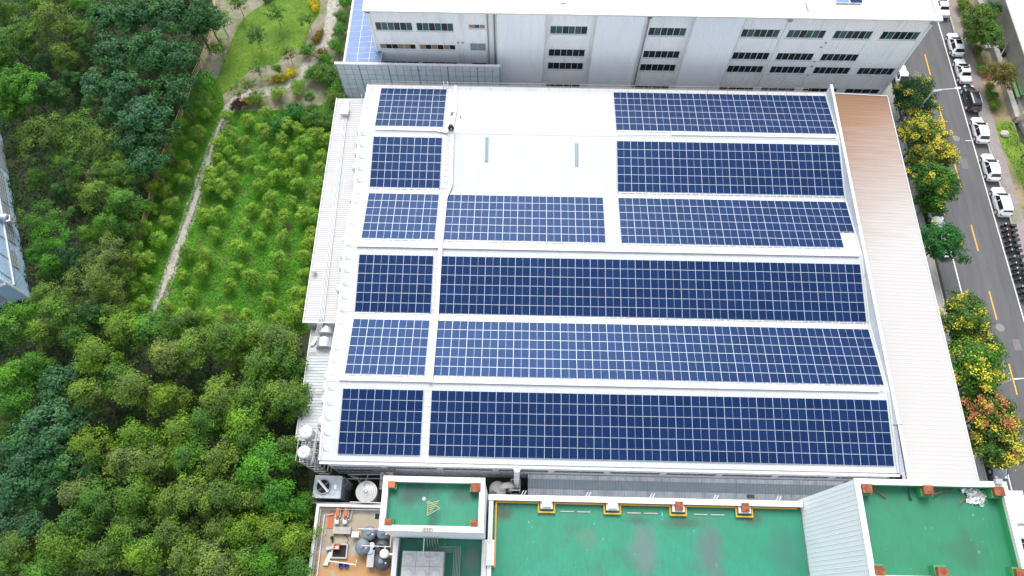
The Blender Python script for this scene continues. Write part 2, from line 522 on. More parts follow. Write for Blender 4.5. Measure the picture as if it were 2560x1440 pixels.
def ground_mats():
    mt, nt, b = nm('forest_soil')
    b.inputs['Roughness'].default_value = .95
    c = mix(nt, ramp(nt, noise(nt, (1, 1, 1), .35, 6), .35, .65), (.022, .03, .012), (.05, .042, .028))
    c = mix(nt, ramp(nt, noise(nt, (1, 1, 1), 1.6, 6), .5, .7), c, (.035, .075, .018))
    nt.links.new(c, b.inputs['Base Color'])
    bump(nt, b, noise(nt, (1, 1, 1), 3, 4), .1)
    M['soil'] = mt
    mt, nt, b = nm('sandy_soil')
    b.inputs['Roughness'].default_value = .95
    c = mix(nt, ramp(nt, noise(nt, (1, 1, 1), .8, 6, .7), .3, .7), (.16, .13, .095), (.26, .225, .175))
    c = mix(nt, math_(nt, 'MULTIPLY', ramp(nt, noise(nt, (1, 1, 1), .5, 6, .7), .47, .60), .8), c, (.085, .16, .03))
    c = mix(nt, math_(nt, 'MULTIPLY', ramp(nt, noise(nt, (1, 1, 1), .37, 4, .6), .60, .70), .6), c, (.22, .10, .05))
    nt.links.new(c, b.inputs['Base Color'])
    bump(nt, b, noise(nt, (1, 1, 1), 5, 4), .05)
    M['sand'] = mt
    mt, nt, b = nm('lawn_turf')
    b.inputs['Roughness'].default_value = .9
    c = mix(nt, ramp(nt, noise(nt, (1, 1, 1), .25, 5), .35, .65), (.07, .165, .012), (.14, .225, .016))
    c = mix(nt, math_(nt, 'MULTIPLY', ramp(nt, noise(nt, (1, 1, 1), 1.1, 6, .7), .5, .7), .5), c, (.19, .22, .03))
    nt.links.new(c, b.inputs['Base Color'])
    bump(nt, b, noise(nt, (1, 1, 1), 9, 3), .06)
    M['lawn'] = mt
    mt, nt, b = nm('grove_floor')
    b.inputs['Roughness'].default_value = .95
    c = mix(nt, ramp(nt, noise(nt, (1, 1, 1), .3, 5), .35, .65), (.055, .165, .010), (.09, .21, .013))
    c = mix(nt, math_(nt, 'MULTIPLY', ramp(nt, noise(nt, (1, 1, 1), .42, 5, .6), .56, .64), .9), c, (.20, .135, .075))
    nt.links.new(c, b.inputs['Base Color'])
    bump(nt, b, noise(nt, (1, 1, 1), 4, 4), .1)
    M['grove'] = mt
    mt, nt, b = nm('gravel_path')
    b.inputs['Roughness'].default_value = .95
    c = mix(nt, ramp(nt, noise(nt, (1, 1, 1), 2.2, 6, .75), .35, .65), (.28, .26, .22), (.40, .375, .33))
    c = mix(nt, math_(nt, 'MULTIPLY', ramp(nt, noise(nt, (1, 1, 1), .6, 4), .52, .7), .6), c, (.33, .25, .15))
    vo = nt.nodes.new('ShaderNodeTexVoronoi'); vo.inputs['Scale'].default_value = 2.4
    g = nt.nodes.new('ShaderNodeNewGeometry'); nt.links.new(g.outputs['Position'], vo.inputs['Vector'])
    c = mix(nt, ramp(nt, vo.outputs['Distance'], .5, .8), c, (.25, .23, .2))
    nt.links.new(c, b.inputs['Base Color'])
    bump(nt, b, noise(nt, (1, 1, 1), 8, 4), .03)
    M['path'] = mt
    mt, nt, b = nm('asphalt')
    b.inputs['Roughness'].default_value = .85
    c = mix(nt, ramp(nt, noise(nt, (1.2, .12, 1), .8, 4), .35, .65), (.062, .061, .064), (.094, .093, .096))
    c = mix(nt, ramp(nt, noise(nt, (1, 1, 1), 14, 2), .4, .6), c, mix(nt, .5, c, (.13, .13, .13)))
    c = mix(nt, math_(nt, 'MULTIPLY', ramp(nt, noise(nt, (1, .35, 1), .9, 5, .7), .60, .72), .5), c, (.045, .044, .044))
    nt.links.new(c, b.inputs['Base Color'])
    M['asphalt'] = mt
    mt, nt, b = nm('brick_pavers')
    b.inputs['Roughness'].default_value = .9
    g = nt.nodes.new('ShaderNodeNewGeometry')
    mp = nt.nodes.new('ShaderNodeMapping'); mp.inputs['Rotation'].default_value = (0, 0, .785)
    nt.links.new(g.outputs['Position'], mp.inputs['Vector'])
    bk = nt.nodes.new('ShaderNodeTexBrick')
    bk.inputs['Scale'].default_value = 2.2
    bk.inputs['Color1'].default_value = (.30, .235, .235, 1)
    bk.inputs['Color2'].default_value = (.21, .185, .19, 1)
    bk.inputs['Mortar'].default_value = (.16, .15, .13, 1)
    nt.links.new(mp.outputs[0], bk.inputs['Vector'])
    c = mix(nt, math_(nt, 'MULTIPLY', ramp(nt, noise(nt, (1, 1, 1), .5, 5, .7), .5, .65), .7), bk.outputs['Color'], (.14, .16, .06))
    nt.links.new(c, b.inputs['Base Color'])
    M['pavers'] = mt
    mt, nt, b = nm('verge_soil')
    b.inputs['Roughness'].default_value = .95
    c = mix(nt, ramp(nt, noise(nt, (1, 1, 1), .6, 6, .7), .35, .65), (.15, .10, .055), (.36, .29, .18))
    c = mix(nt, math_(nt, 'MULTIPLY', ramp(nt, noise(nt, (1, 1, 1), .3, 5, .7), .5, .62), .85), c, (.07, .12, .02))
    nt.links.new(c, b.inputs['Base Color'])
    M['verge'] = mt
    mt, nt, b = nm('yard_floor')
    b.inputs['Roughness'].default_value = .9
    c = mix(nt, ramp(nt, noise(nt, (1, 1, 1), .7, 6, .7), .35, .65), (.34, .295, .225), (.25, .21, .155))
    sx = nt.nodes.new('ShaderNodeSeparateXYZ'); g = nt.nodes.new('ShaderNodeNewGeometry'); nt.links.new(g.outputs['Position'], sx.inputs[0])
    e = math_(nt, 'ADD', sx.outputs[1], math_(nt, 'MULTIPLY', noise(nt, (1, 1, 1), .9, 4), 1.2))
    c = mix(nt, math_(nt, 'MULTIPLY', ramp(nt, e, -8.75, -8.95), ramp(nt, noise(nt, (1, 1, 1), .6, 3), .68, .6)), c, (.36, .20, .085))
    nt.links.new(c, b.inputs['Base Color'])
    M['yard'] = mt


ground_mats()


# ------------------------------------------------------------------ the ground
def sheet(name, poly, z, mt, kind='structure', parent=None):
    mb = MB()
    mb.add([(p[0], p[1], z) for p in poly], [tuple(range(len(poly)))])
    o = mb.build(name, mt, parent)
    if kind: o['kind'] = kind
    return o


def smooth_poly(pts, n=6, closed=True):
    P = [Vector((p[0], p[1], 0)) for p in pts]
    out = []
    N = len(P)
    rng = range(N) if closed else range(N - 1)
    for i in rng:
        p0 = P[(i - 1) % N] if closed or i > 0 else P[i]
        p1, p2 = P[i], P[(i + 1) % N]
        p3 = P[(i + 2) % N] if closed or i + 2 < N else p2
        for k in range(n):
            t = k / n
            q = .5 * ((2 * p1) + (p2 - p0) * t + (2 * p0 - 5 * p1 + 4 * p2 - p3) * t * t + (3 * p1 - p0 - 3 * p2 + p3) * t ** 3)
            out.append((q.x, q.y))
    if not closed: out.append((P[-1].x, P[-1].y))
    return out


def strip_poly(pts, w):
    L, Rr = [], []
    for i, p in enumerate(pts):
        a = Vector(pts[max(0, i - 1)]); b = Vector(pts[min(len(pts) - 1, i + 1)])
        d = (b - a).normalized(); n = Vector((-d.y, d.x)) * (w / 2) * (1 + .12 * math.sin(i * 1.7))
        L.append((p[0] + n.x, p[1] + n.y)); Rr.append((p[0] - n.x, p[1] - n.y))
    return L + Rr[::-1]


sheet('ground', [(-600, -600), (600, -600), (600, 900), (-600, 900)], -.02, M['soil'])
sheet('garden_soil', smooth_poly([xy(*p) for p in ((570, 285), (500, 160), (540, 60), (560, -40), (900, -40), (905, 300), (720, 290))]), -.010, M['sand'])
LAWN = smooth_poly([xy(*p) for p in ((598, 60), (640, 22), (700, -8), (788, -12), (800, 25), (775, 70), (765, 105), (755, 120), (715, 132), (690, 158), (640, 168), (600, 198), (540, 250), (520, 240), (545, 190), (560, 150))])
sheet('lawn', LAWN, 0.0, M['lawn'])
GROVE = smooth_poly([xy(*p) for p in ((585, 285), (700, 275), (850, 285), (800, 560), (770, 830), (420, 840), (385, 795), (440, 660), (505, 470), (550, 320))])
sheet('grove_floor', GROVE, -.002, M['grove'])
STRIP = smooth_poly([xy(*p) for p in ((560, 262), (540, 330), (500, 450), (430, 640), (372, 790), (300, 790), (325, 640), (380, 480), (445, 300), (495, 190), (540, 200))])
sheet('grass_strip', STRIP, -.005, M['grove'])
PATH = smooth_poly([xy(*p) for p in ((838, -30), (832, 20), (824, 65), (805, 115), (772, 162), (725, 203), (675, 226), (620, 240), (580, 262), (556, 310), (522, 400), (490, 490), (440, 640), (383, 795))], 5, False)
sheet('garden_path', strip_poly(PATH, 1.75), .006, M['path'])

# road running along +Y
sheet('road', [(55.0, -60), (66.05, -60), (66.05, 200), (55.0, 200)], .0, M['asphalt'])
for x in (57.15, 64.2):
    sheet('edge_line', [(x - .075, -60), (x + .075, -60), (x + .075, 200), (x - .075, 200)], .006, M['road_white'])
for k in range(-4, 18):
    y0 = 10.95 + k * 9.84
    sheet('lane_dash', [(60.68, y0), (60.84, y0), (60.84, y0 + 3.95), (60.68, y0 + 3.95)], .006, M['road_yellow'])
sheet('road_mark', [(63.2, 48.3), (64.1, 48.3), (64.1, 48.4), (63.2, 48.4)], .006, M['road_white'])
sheet('road_patch', [(61.7, 43.6), (62.6, 43.6), (62.6, 45.3), (61.7, 45.3)], .005, mat('patch_asphalt', (.15, .14, .14), .9))
sheet('road_patch', [(62.0, 16.7), (62.9, 16.7), (62.9, 18.2), (62.0, 18.2)], .005, bpy.data.materials['patch_asphalt'])
mb = MB().box(51.4, -60, -.02, 54.3, 200, .12)
tag(mb.build('pavement_left', M['concrete']), kind='structure')
mb = MB().box(66.4, -60, -.02, 68.05, 200, .12)
tag(mb.build('pavement_right', M['pavers']), kind='structure')
sheet('planting_verge', [(68.05, -60), (71.0, -60), (71.0, 200), (68.05, 200)], .05, M['verge'])
sheet('grass_verge', smooth_poly([(68.3, 51.2), (70.6, 51.6), (71.5, 47.6), (77, 46), (77, 36), (69.8, 36), (69.2, 41.5), (68.4, 46)]), .056, M['lawn'])
sheet('concrete_yard', [(71.0, 52.0), (90, 52.0), (90, 200), (71.0, 200)], .03, M['concrete'])
stone = MB().box(-.125, -.49, 0, .125, .49, .15).mesh('kerb_stone', M['kerb'])
for (x, y0, y1) in ((54.425, 10, 40), (66.225, 22, 84)):
    kb = bpy.data.objects.new('kerb', None); COL.objects.link(kb); kb['kind'] = 'structure'; kb.location = (x, y0, 0)
    for i in range(int(y1 - y0)):
        link('kerb_stone', stone, kb, (0, i + .5, 0))
for (x, y0, y1) in ((54.425, -60, 10), (54.425, 40, 200), (66.225, -60, 22), (66.225, 84, 200)):
    tag(MB().box(x - .125, y0, -.02, x + .125, y1, .15).build('kerb', M['kerb']), kind='structure')
mhm = mat('cast_iron', (.17, .17, .17), .7, dirt=(.25, .24, .23), ds=4)
for i, (x, y, r, lab) in enumerate(((59.0, 59.7, .55, 'round manhole cover in the road beside the white building corner'), (62.0, 48.7, .5, 'round manhole cover in the road beside the yellow-flowering trees'),
                                 (60.9, 19.7, .55, 'round manhole cover between two yellow dashes, nearest the camera'), (69.3, 59.7, .55, 'brown round manhole cover in the bare planting verge'))):
    z = .012 if x < 66 else .06
    tag(MB().lathe([(r, -.01), (r, 0), (r * .8, .004), (r * .78, 0)], (x, y, z), 20).build('manhole_cover', M['rust'] if x > 66 else mhm), lab, 'manhole cover', 'manhole covers')

# ------------------------------------------------------------------ the factory with the solar roof
ZV, D, TS = 9.0, 8.177, math.tan(0.1483)
X0, X1 = -20.9, 39.75
YF, YB = -.38, 49.06


def roof_z(y):
    q = y % (2 * D)
    return ZV + TS * (q if q < D else 2 * D - q)


fac = thing('factory_building', 'large white factory hall whose three-gabled roof carries most of the solar arrays', 'building', (9.4, 24, 0))
bounds = [(YF, D), (D, 2 * D), (2 * D, 3 * D), (3 * D, 4 * D), (4 * D, 5 * D), (5 * D, YB)]
for i, (a, b) in enumerate(bounds):
    za, zb = (ZV + TS * a if i == 0 else roof_z(a + 1e-6)), roof_z(b - 1e-6)
    u = Vector((0, b - a, zb - za))
    nn = Vector((0, -u.z, u.y)).normalized()
    MB().ribs((X0, a, za), u, (1, 0, 0), nn, u.length, X1 - X0, .36, .022, flat=.7, thick=.08).build('roof_slope', M['roof_white'], fac)
for k in range(3):
    y = D * (2 * k + 1)
    z = ZV + TS * D + .03
    mb = MB()
    w = .32
    mb.add([(X0 - .02, y - w, z - .052), (X0 - .02, y, z + .004), (X0 - .02, y + w, z - .052), (X1, y - w, z - .052), (X1, y, z + .004), (X1, y + w, z - .052)], [(0, 3, 4, 1), (1, 4, 5, 2)])
    mb.build('ridge_cap', M['roof_white'], fac)
for y in (2 * D, 4 * D):
    mb = MB()
    mb.add([(X0, y - .22, ZV + .05), (X0, y, ZV + .018), (X0, y + .22, ZV + .05), (X1, y - .22, ZV + .05), (X1, y, ZV + .018), (X1, y + .22, ZV + .05)], [(0, 3, 4, 1), (1, 4, 5, 2)])
    mb.build('valley_gutter', M['steel'], fac)
# south wall with window openings


def wall_holes(mb, x0, x1, z0, z1, y, holes, depth=.18, mi=0):
    """front wall in the plane y (facing -y) with rectangular openings and their reveals"""
    xs = sorted({x0, x1, *[h[0] for h in holes], *[h[1] for h in holes]})
    zs = sorted({z0, z1, *[h[2] for h in holes], *[h[3] for h in holes]})
    for i in range(len(xs) - 1):
        for j in range(len(zs) - 1):
            cx, cz = (xs[i] + xs[i + 1]) / 2, (zs[j] + zs[j + 1]) / 2
            if any(h[0] < cx < h[1] and h[2] < cz < h[3] for h in holes): continue
            mb.add([(xs[i], y, zs[j]), (xs[i + 1], y, zs[j]), (xs[i + 1], y, zs[j + 1]), (xs[i], y, zs[j + 1])], [(0, 1, 2, 3)], mi)
    for (a, b, c, d) in holes:
        mb.add([(a, y, c), (b, y, c), (b, y, d), (a, y, d), (a, y + depth, c), (b, y + depth, c), (b, y + depth, d), (a, y + depth, d)],
               [(0, 4, 5, 1), (1, 5, 6, 2), (2, 6, 7, 3), (3, 7, 4, 0)], mi)
    return mb


def window(parent, x0, x1, z0, z1, y, n, panes, frame=None, fw=.07, depth=.14):
    """strip window of n panes in the opening of a wall at y"""
    frame = frame or M['alu']
    mb = MB()
    yo, yi = y + .02, y + depth
    mb.box(x0 + .002, yo, z0 + .002, x1 - .002, yi, z0 + fw).box(x0 + .002, yo, z1 - fw, x1 - .002, yi, z1 - .002)
    w = (x1 - x0) / n
    for i in range(n + 1):
        xx = min(max(x0 + i * w, x0 + fw / 2 + .002), x1 - fw / 2 - .002)
        k = fw if i % 2 == 0 else fw * .6
        mb.box(xx - k / 2, yo + .002, z0 + fw, xx + k / 2, yi - .002, z1 - fw)
    wnd = mb.build('window', frame, parent)
    for i in range(n):
        MB().box(x0 + i * w + fw / 2, y + .09, z0 + fw, x0 + (i + 1) * w - fw / 2, y + .105, z1 - fw).build('pane', panes[i % len(panes)], wnd)
    return wnd


SH = [(-20.5, -15.1, 4.15, 5.05), (-20.5, -16.4, 1.8, 3.1)] + [(-14.45 + 6.15 * k, -8.95 + 6.15 * k, 4.1, 5.35) for k in range(9)]
wy = -.30
mb = wall_holes(MB(), X0 + .15, X1 - .1, 0, ZV - .12, wy, SH)
mb.build('south_wall', M['south_wall'], fac)
mb = MB()
mb.box(X0 + .15, wy + .19, 0, X0 + .35, YB - .3, ZV - .14)
mb.build('west_wall', M['south_wall'], fac)
MB().box(X0 + .36, YB - .5, 0, X1 - .1, YB - .3, ZV - .2).build('north_wall', M['south_wall'], fac)
MB().box(X1 + .31, wy + .2, 0, X1 + .5, YB - .51, 7.6).build('east_wall', M['white'], fac)
dk2 = mat('dusty_glass', (.03, .035, .055), .2, spec=.5)
for h in SH:
    window(fac, *h, wy, 8 if h[1] - h[0] > 5 else 6, [dk2, M['glassdark'], dk2], M['steel'])
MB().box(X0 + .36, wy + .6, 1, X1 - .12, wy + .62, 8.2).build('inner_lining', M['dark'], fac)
mb = MB()
mb.box(X0 - .05, YF - .34, ZV - .32, X1 + .1, YF - .30, ZV - .06).box(X0 - .05, YF - .30, ZV - .32, X1 + .1, YF + .07, ZV - .29).box(X0 - .05, YF - .12, ZV - .14, X1 + .1, YF - .08, ZV - .06)
mb.box(X0 - .05, YF - .298, ZV - .12, X1 + .1, YF - .122, ZV - .10)
mb.build('eave_gutter', M['white'], fac)
# rake trim at the left edge and the raised parapet on the right
mb = MB()
ys = [YF, D, 2 * D, 3 * D, 4 * D, 5 * D, YB]
for a, b in zip(ys[:-1], ys[1:]):
    mb.bar((X0 - .03, a, roof_z(max(a, 0)) - .03), (X0 - .03, b, roof_z(b - 1e-4 if b == YB else b) - .03), .16, .2)
mb.build('rake_trim', M['white'], fac)
mb = MB()
mb.ribs((X1 + .08, YB + .05, 7.4), (0, 0, 1), (0, -1, 0), (-1, 0, 0), 3.05, YB + .6, .33, .03, thick=.1)
mb.build('parapet_wall', mat('parapet_sheet', (.56, .60, .64), .5), fac)
MB().box(X1 + .02, YF - .55, 10.45, X1 + .34, YB + .08, 10.56).build('parapet_coping', M['white'], fac)
mb = MB()
for a, b in zip(ys[:-1], ys[1:]):
    mb.bar((X1 - .08, a, roof_z(max(a, 0)) + .05), (X1 - .08, b, roof_z(b - 1e-4 if b == YB else b) + .05), .24, .06)
mb.build('side_flashing', M['roof_white'], fac)
MB().box(X0, YB + .0, roof_z(YB - 1e-4) - .2, X1 + .3, YB + .10, roof_z(YB - 1e-4) + .03).build('back_fascia', mat('brown_fascia', (.28, .22, .2), .7), fac)

# ------------------------------------------------------------------ solar arrays
PXM, PYM, TH = 1.742, 1.1507, .1483
pm = MB()
W, H, F = 1.722, 1.128, .016
pm.box(0, 0, -.035, W, H, -.004, 0)
pm.add([(0, 0, 0), (W, 0, 0), (W, H, 0), (0, H, 0), (F, F, 0), (W / 2 - .008, F, 0), (W / 2 - .008, H - F, 0), (F, H - F, 0), (W / 2 + .008, F, 0), (W - F, F, 0), (W - F, H - F, 0), (W / 2 + .008, H - F, 0)],
       [(0, 1, 9, 8, 5, 4), (1, 2, 10, 9), (2, 3, 7, 6, 11, 10), (3, 0, 4, 7), (5, 8, 11, 6)], 0)
pm.add([(F, F, -.001), (W / 2 - .008, F, -.001), (W / 2 - .008, H - F, -.001), (F, H - F, -.001), (W / 2 + .008, F, -.001), (W - F, F, -.001), (W - F, H - F, -.001), (W / 2 + .008, H - F, -.001)], [(0, 1, 2, 3), (4, 5, 6, 7)], 1)
panel_me = pm.mesh('solar_panel', [mat('panel_frame', (.54, .59, .67), .4, metal=.2), M['cells']])
YT = {1: 7.1142, 2: 15.5566, 3: 23.2777, 4: 32.218, 5: 39.9094, 6: 48.3333}
XL, XM, XM4, XR = -19.0467, -9.4759, -9.332, 11.6521
GAB = {1: 'nearest', 3: 'middle', 5: 'farthest'}
ARR = [(1, XL, 5, 'small five-column solar array left of the cable tray, row closest to the green roofs'), (1, XM, 28, 'long dark blue solar array in the row closest to the green roofs'),
       (2, XL, 5, 'small paler solar array left of the cable tray, second row from the front'), (2, XM, 28, 'long paler blue solar array, second row from the front'),
       (3, XL, 5, 'small dark solar array left of the cable tray, third row from the front'), (3, XM, 28, 'long dark blue solar array, third row from the front'),
       (4, XL, 5, 'small pale solar array left of the cable tray, fourth row from the front'), (4, XM4, 11, 'pale eleven-column solar array in the middle of the fourth row'), (4, XR, 16, 'pale solar array with a missing corner at the right of the fourth row'),
       (5, XL, 5, 'small dark solar array left of the person in navy, fifth row from the front'), (5, XR, 16, 'wide dark blue solar array right of the bare white roof, fifth row'),
       (6, XL, 5, 'small solar array at the far left corner of the roof beside the glass screen'), (6, XR, 16, 'wide navy solar array at the far right of the roof beside the raised parapet')]
rnd = random.Random(3)
for (row, x0, nc, lab) in ARR:
    front = row % 2 == 1
    sgn = 1 if front else -1
    yt = YT[row]
    zt = roof_z(yt) + .15
    rowlen = PYM * math.cos(TH)
    yb = yt - 6 * rowlen
    zb = zt - sgn * 6 * PYM * math.sin(TH)
    a = thing('solar_array', lab, 'solar array', (x0, yb, zb), 'solar arrays on the factory roof')
    for c in range(nc):
        for r in range(6):
            if row == 4 and nc == 16 and c == 15 and r < 2: continue
            o = link('solar_panel', panel_me, a, (c * PXM + .01, r * rowlen, sgn * r * PYM * math.sin(TH)))
            o.rotation_euler = (sgn * TH + rnd.gauss(0, .0012), rnd.gauss(0, .0012), 0)
    # support rails running down the slope, reaching past the lower edge
    for c in range(nc):
        for f in (.22, .78):
            x = x0 + (c + f) * PXM
            e = .75 if row not in (1,) else .0
            l2 = 6 * PYM + .12
            dy, dz = math.cos(TH), sgn * math.sin(TH)
            p0 = Vector((x, yb - e * dy, zb - e * dz - .075)); p1 = Vector((x, yb + l2 * dy, zb + l2 * dz - .075))
            if row == 4 and nc == 16 and c == 15: p0 = p0 + Vector((0, 2 * rowlen, 2 * sgn * PYM * math.sin(TH)))
            MB().bar(p0, p1, .05, .06).build('rail', M['alu'], a)
    for e in ((.10, .66) if row != 1 else (-.05,)):
        p = Vector((x0 + .1, yb - e * math.cos(TH), zb - e * sgn * math.sin(TH) - .06))
        MB().bar(p, p + Vector((nc * PXM - .2 - (PXM if row == 4 and nc == 16 else 0), 0, 0)), .04, .05).build('cross_rail', M['alu'], a)

# ------------------------------------------------------------------ cable trays, skylights, rails on the factory roof
def tray(pts, w, lab, name='cable_tray', h=.14):
    mb = MB()
    for p, q in zip(pts[:-1], pts[1:]):
        mb.bar(p, q, w, h)
    return tag(mb.build(name, M['tray']), lab, 'cable tray', 'white cable trays')


def rz(x, y, h=.12): return (x, y, roof_z(min(max(y, 0), YB - .01)) + h)


tray([rz(-9.62, 7.9, .32), rz(-9.62, 8.17, .32), rz(-9.62, 16.3, .32), rz(-9.58, 24.5, .32), rz(-9.50, 31.6, .32), rz(-9.15, 32.9, .32), rz(-9.0, 33.6, .32), rz(-9.15, 40.6, .32)], .46, 'long white cable tray running up the roof between the small and long arrays')
tray([rz(-9.2, 41.0, .3), rz(-8.95, 44.3, .3), rz(-9.25, 48.9, .22)], .34, 'grey-white cable tray from the kneeling person to the back roof edge')
tray([rz(-19.5, 8.2, .14), rz(-9.9, 8.2, .14)], .5, 'white cable tray on the nearest ridge, left end'); tray([rz(-9.3, 8.2, .14), rz(38.6, 8.2, .14)], .55, 'long white cable tray along the nearest ridge')
tray([rz(-19.4, 24.45, .14), rz(-9.9, 24.45, .14)], .5, 'white cable tray on the middle ridge, left end'); tray([rz(-9.3, 24.45, .14), rz(39.3, 24.45, .14)], .55, 'long white cable tray along the middle ridge')
tray([rz(-18.8, 41.05, .14), rz(-11.2, 41.0, .14), rz(-9.7, 40.7, .16)], .42, 'short white cable tray leading to the kneeling person'); tray([rz(18.6, 41.1, .14), rz(39.2, 41.1, .14)], .5, 'white cable tray on the farthest ridge, right side')
bxs = mat('skylight_strip', (.20, .255, .29), .6, spec=.1)
tag(MB().bar(rz(-4.7, 40.1, .05), rz(-4.68, 36.8, .05), .36, .1).build('roof_light', bxs), 'narrow blue-grey roof light strip, left one on the bare roof', 'roof light', 'roof light strips')
tag(MB().bar(rz(6.5, 39.5, .05), rz(6.5, 36.4, .05), .14, .1).bar(rz(6.74, 39.5, .05), rz(6.74, 36.4, .05), .14, .1).build('roof_light', bxs), 'split blue-grey roof light strip, right one on the bare roof', 'roof light', 'roof light strips')
tag(MB().bar(rz(-8.25, 43.6, .05), rz(-8.2, 43.15, .05), .07, .1).build('roof_clip', M['dark']), 'tiny dark clip lying on the bare white roof near the person', 'clip')
tag(MB().box(-9.55, 43.9, roof_z(44.2) + .1, -8.95, 44.6, roof_z(44.2) + .55).build('junction_box', M['tray']), 'white junction box on the tray above the kneeling person', 'junction box')
# cable ladder beside the upper left arrays and along the left group
mb = MB()
for (ya, yb_) in ((41.6, 48.6), (33.2, 40.2), (25.2, 32.0), (17.0, 23.6), (9.0, 15.6), (.6, 7.6)):
    for x in (-10.15, -9.95) if ya > 30 else (-10.1,):
        mb.bar(rz(x, ya, .06), rz(x, yb_, .06), .03, .04)
    y = ya
    while y < yb_:
        mb.bar(rz(-10.3, y, .06), rz(-8.9 if ya > 40 else -9.5, y, .06), .04, .04)
        y += .82
tag(mb.build('cable_ladder', M['alu']), 'thin metal cable ladder beside the long white tray', 'cable ladder')
# lifeline at the back edge
ra = thing('edge_rail', 'thin wire safety rail on posts along the back roof edge', 'railing', (9, 48.6, 9))
zb = roof_z(YB - .01)
xs_ = [-20.4 + 2.62 * i for i in range(23)]
post_me = MB().bar((0, 0, .05), (0, 0, .95), .035).bar((0, 0, .06), (0, -1.0, .10), .04).mesh('post', M['steel'])
for x in xs_:
    link('post', post_me, ra, (x - 9, .3, zb - 9 + .05))
for h in (.5, .93):
    MB().bar((xs_[0], 48.9, zb + h), (xs_[-1], 48.9, zb + h), .018).build('wire', M['steel'], ra)
ld = MB()
for x in (-10.75, -10.2):
    ld.tube([(x, 48.95, zb - 3), (x, 48.95, zb + 1.0), (x, 48.6, zb + 1.15), (x, 48.3, zb + .8), (x, 48.3, zb + .05)], .035, 6)
for k in range(9):
    ld.bar((-10.75, 48.95, zb - 2.8 + k * .4), (-10.2, 48.95, zb - 2.8 + k * .4), .03)
tag(ld.build('roof_ladder', M['tray']), 'white hooped ladder head at the back roof edge', 'ladder')
# small wire brackets along the left margin
bm_ = MB().bar((0, 0, .02), (.62, 0, .02), .025, .03).bar((.0, 0, .02), (-.02, .32, .22), .025, .03).bar((-.02, .32, .22), (.3, 0, .02), .02, .02).mesh('wire_bracket', M['steel'])
for k in range(31):
    y = .6 + k * 1.58
    o = link('wire_bracket', bm_, None, (X0 + .3, y, roof_z(y) + .02))
    tag(o, 'thin wire bracket standing along the left margin of the white roof', 'bracket', 'wire brackets along the left roof margin')
# exhaust hoods under the left eave
hood = MB().lathe([(.42, 0), (.45, -.25), (.62, -.3), (.66, -.5), (.52, -.8), (.2, -.92), (.02, -.94)], (0, 0, 0), 20, axis='x').mesh('exhaust_hood', M['plastic_white'], smooth=True)
ORD = ['first', 'second', 'third', 'fourth', 'fifth', 'sixth', 'seventh', 'eighth', 'ninth', 'tenth', 'eleventh', 'twelfth', 'thirteenth', 'fourteenth', 'fifteenth', 'sixteenth']
for i, y in enumerate((3.85, 6.3, 7.7, 9.0, 19.6, 22.4, 23.9, 26.1, 36.4, 38.6, 40.1, 41.9)):
    o = link('exhaust_hood', hood, None, (X0 + .1, y, 8.35))
    tag(o, 'white round exhaust hood on the left wall, %s counting from the front' % ORD[i], 'exhaust hood', 'exhaust hoods along the left wall')
# whip antenna pole beside the front right corner and cable loop
lp = [(39.55 + .42 * math.sin(t), 22.6 + .75 * math.cos(t), roof_z(22.6) + .12) for t in [i * .35 for i in range(10)]]
tag(MB().tube(lp, .035, 6).build('cable_loop', M['steel']), 'grey cable loop at the right end of the third array row', 'cable')

# ------------------------------------------------------------------ lean-to on the right, annexes on the left
lt = thing('lean_to', 'long white lean-to roof turning rust orange at its far end beside the road', 'lean-to', (44.3, 24, 0))
u = Vector((8.1, 0, -.45))
MB().ribs((X1 + .40, 49.15, 8.72), u, (0, -1, 0), (.055, 0, 1), u.length, 51.2, .46, .015, thick=.06, flat=.72).build('roof_sheet', M['lean_roof'], lt)
MB().box(48.05, -2.0, .0, 48.2, 49.1, 8.1).build('outer_wall', M['white_wall'], lt)
MB().box(X1 + .52, 48.85, 0, 48.04, 49.0, 8.1).build('end_wall', M['white_wall'], lt)
MB().bar((48.32, 49.2, 8.25), (48.32, -2.05, 8.25), .10, .12).build('gutter', M['white'], lt)
MB().bar((X1 + .4, 49.22, 8.74), (48.3, 49.22, 8.32), .1, .16).build('end_trim', M['white'], lt)

an = thing('side_annex', 'low white-roofed annex running along the left side of the factory', 'annex', (-23, 32, 0))
MB().ribs((-25.55, 48.75, 6.4), (1, 0, .03), (0, -1, 0), (0, 0, 1), 4.78, 32.7, .30, .035, thick=.06).build('roof_sheet', M['annex_roof'], an)
MB().box(-25.4, 16.2, 0, -25.25, 48.6, 6.3).build('outer_wall', M['white_wall'], an)
MB().box(-25.24, 16.2, 0, -20.8, 16.35, 6.3).build('end_wall', M['white_wall'], an)
MB().box(-25.24, 48.4, 0, -20.8, 48.55, 6.3).build('end_wall', M['white_wall'], an)
MB().box(-25.62, 16.0, 6.38, -20.8, 16.09, 6.5).build('edge_trim', M['white'], an)
MB().box(-25.7, 16.0, 6.36, -25.58, 48.8, 6.48).build('edge_trim', M['white'], an)
a2 = thing('old_annex', 'older grey-roofed annex on the left nearest the trees', 'annex', (-23, 10, 0))
MB().ribs((-24.9, 15.6, 5.0), (1, 0, .03), (0, -1, 0), (0, 0, 1), 4.1, 13.2, .36, .045, thick=.06).build('roof_sheet', M['old_roof'], a2)
MB().box(-24.7, 2.6, 0, -24.55, 15.4, 4.9).build('outer_wall', M['white_wall'], a2)
MB().box(-24.54, 2.6, 0, -20.8, 2.75, 4.9).build('end_wall', M['white_wall'], a2)
MB().box(-24.54, 15.3, 0, -20.8, 15.45, 4.9).build('end_wall', M['white_wall'], a2)
MB().box(-25.0, 2.4, 4.95, -24.9, 15.7, 5.12).build('edge_trim', M['white'], a2)
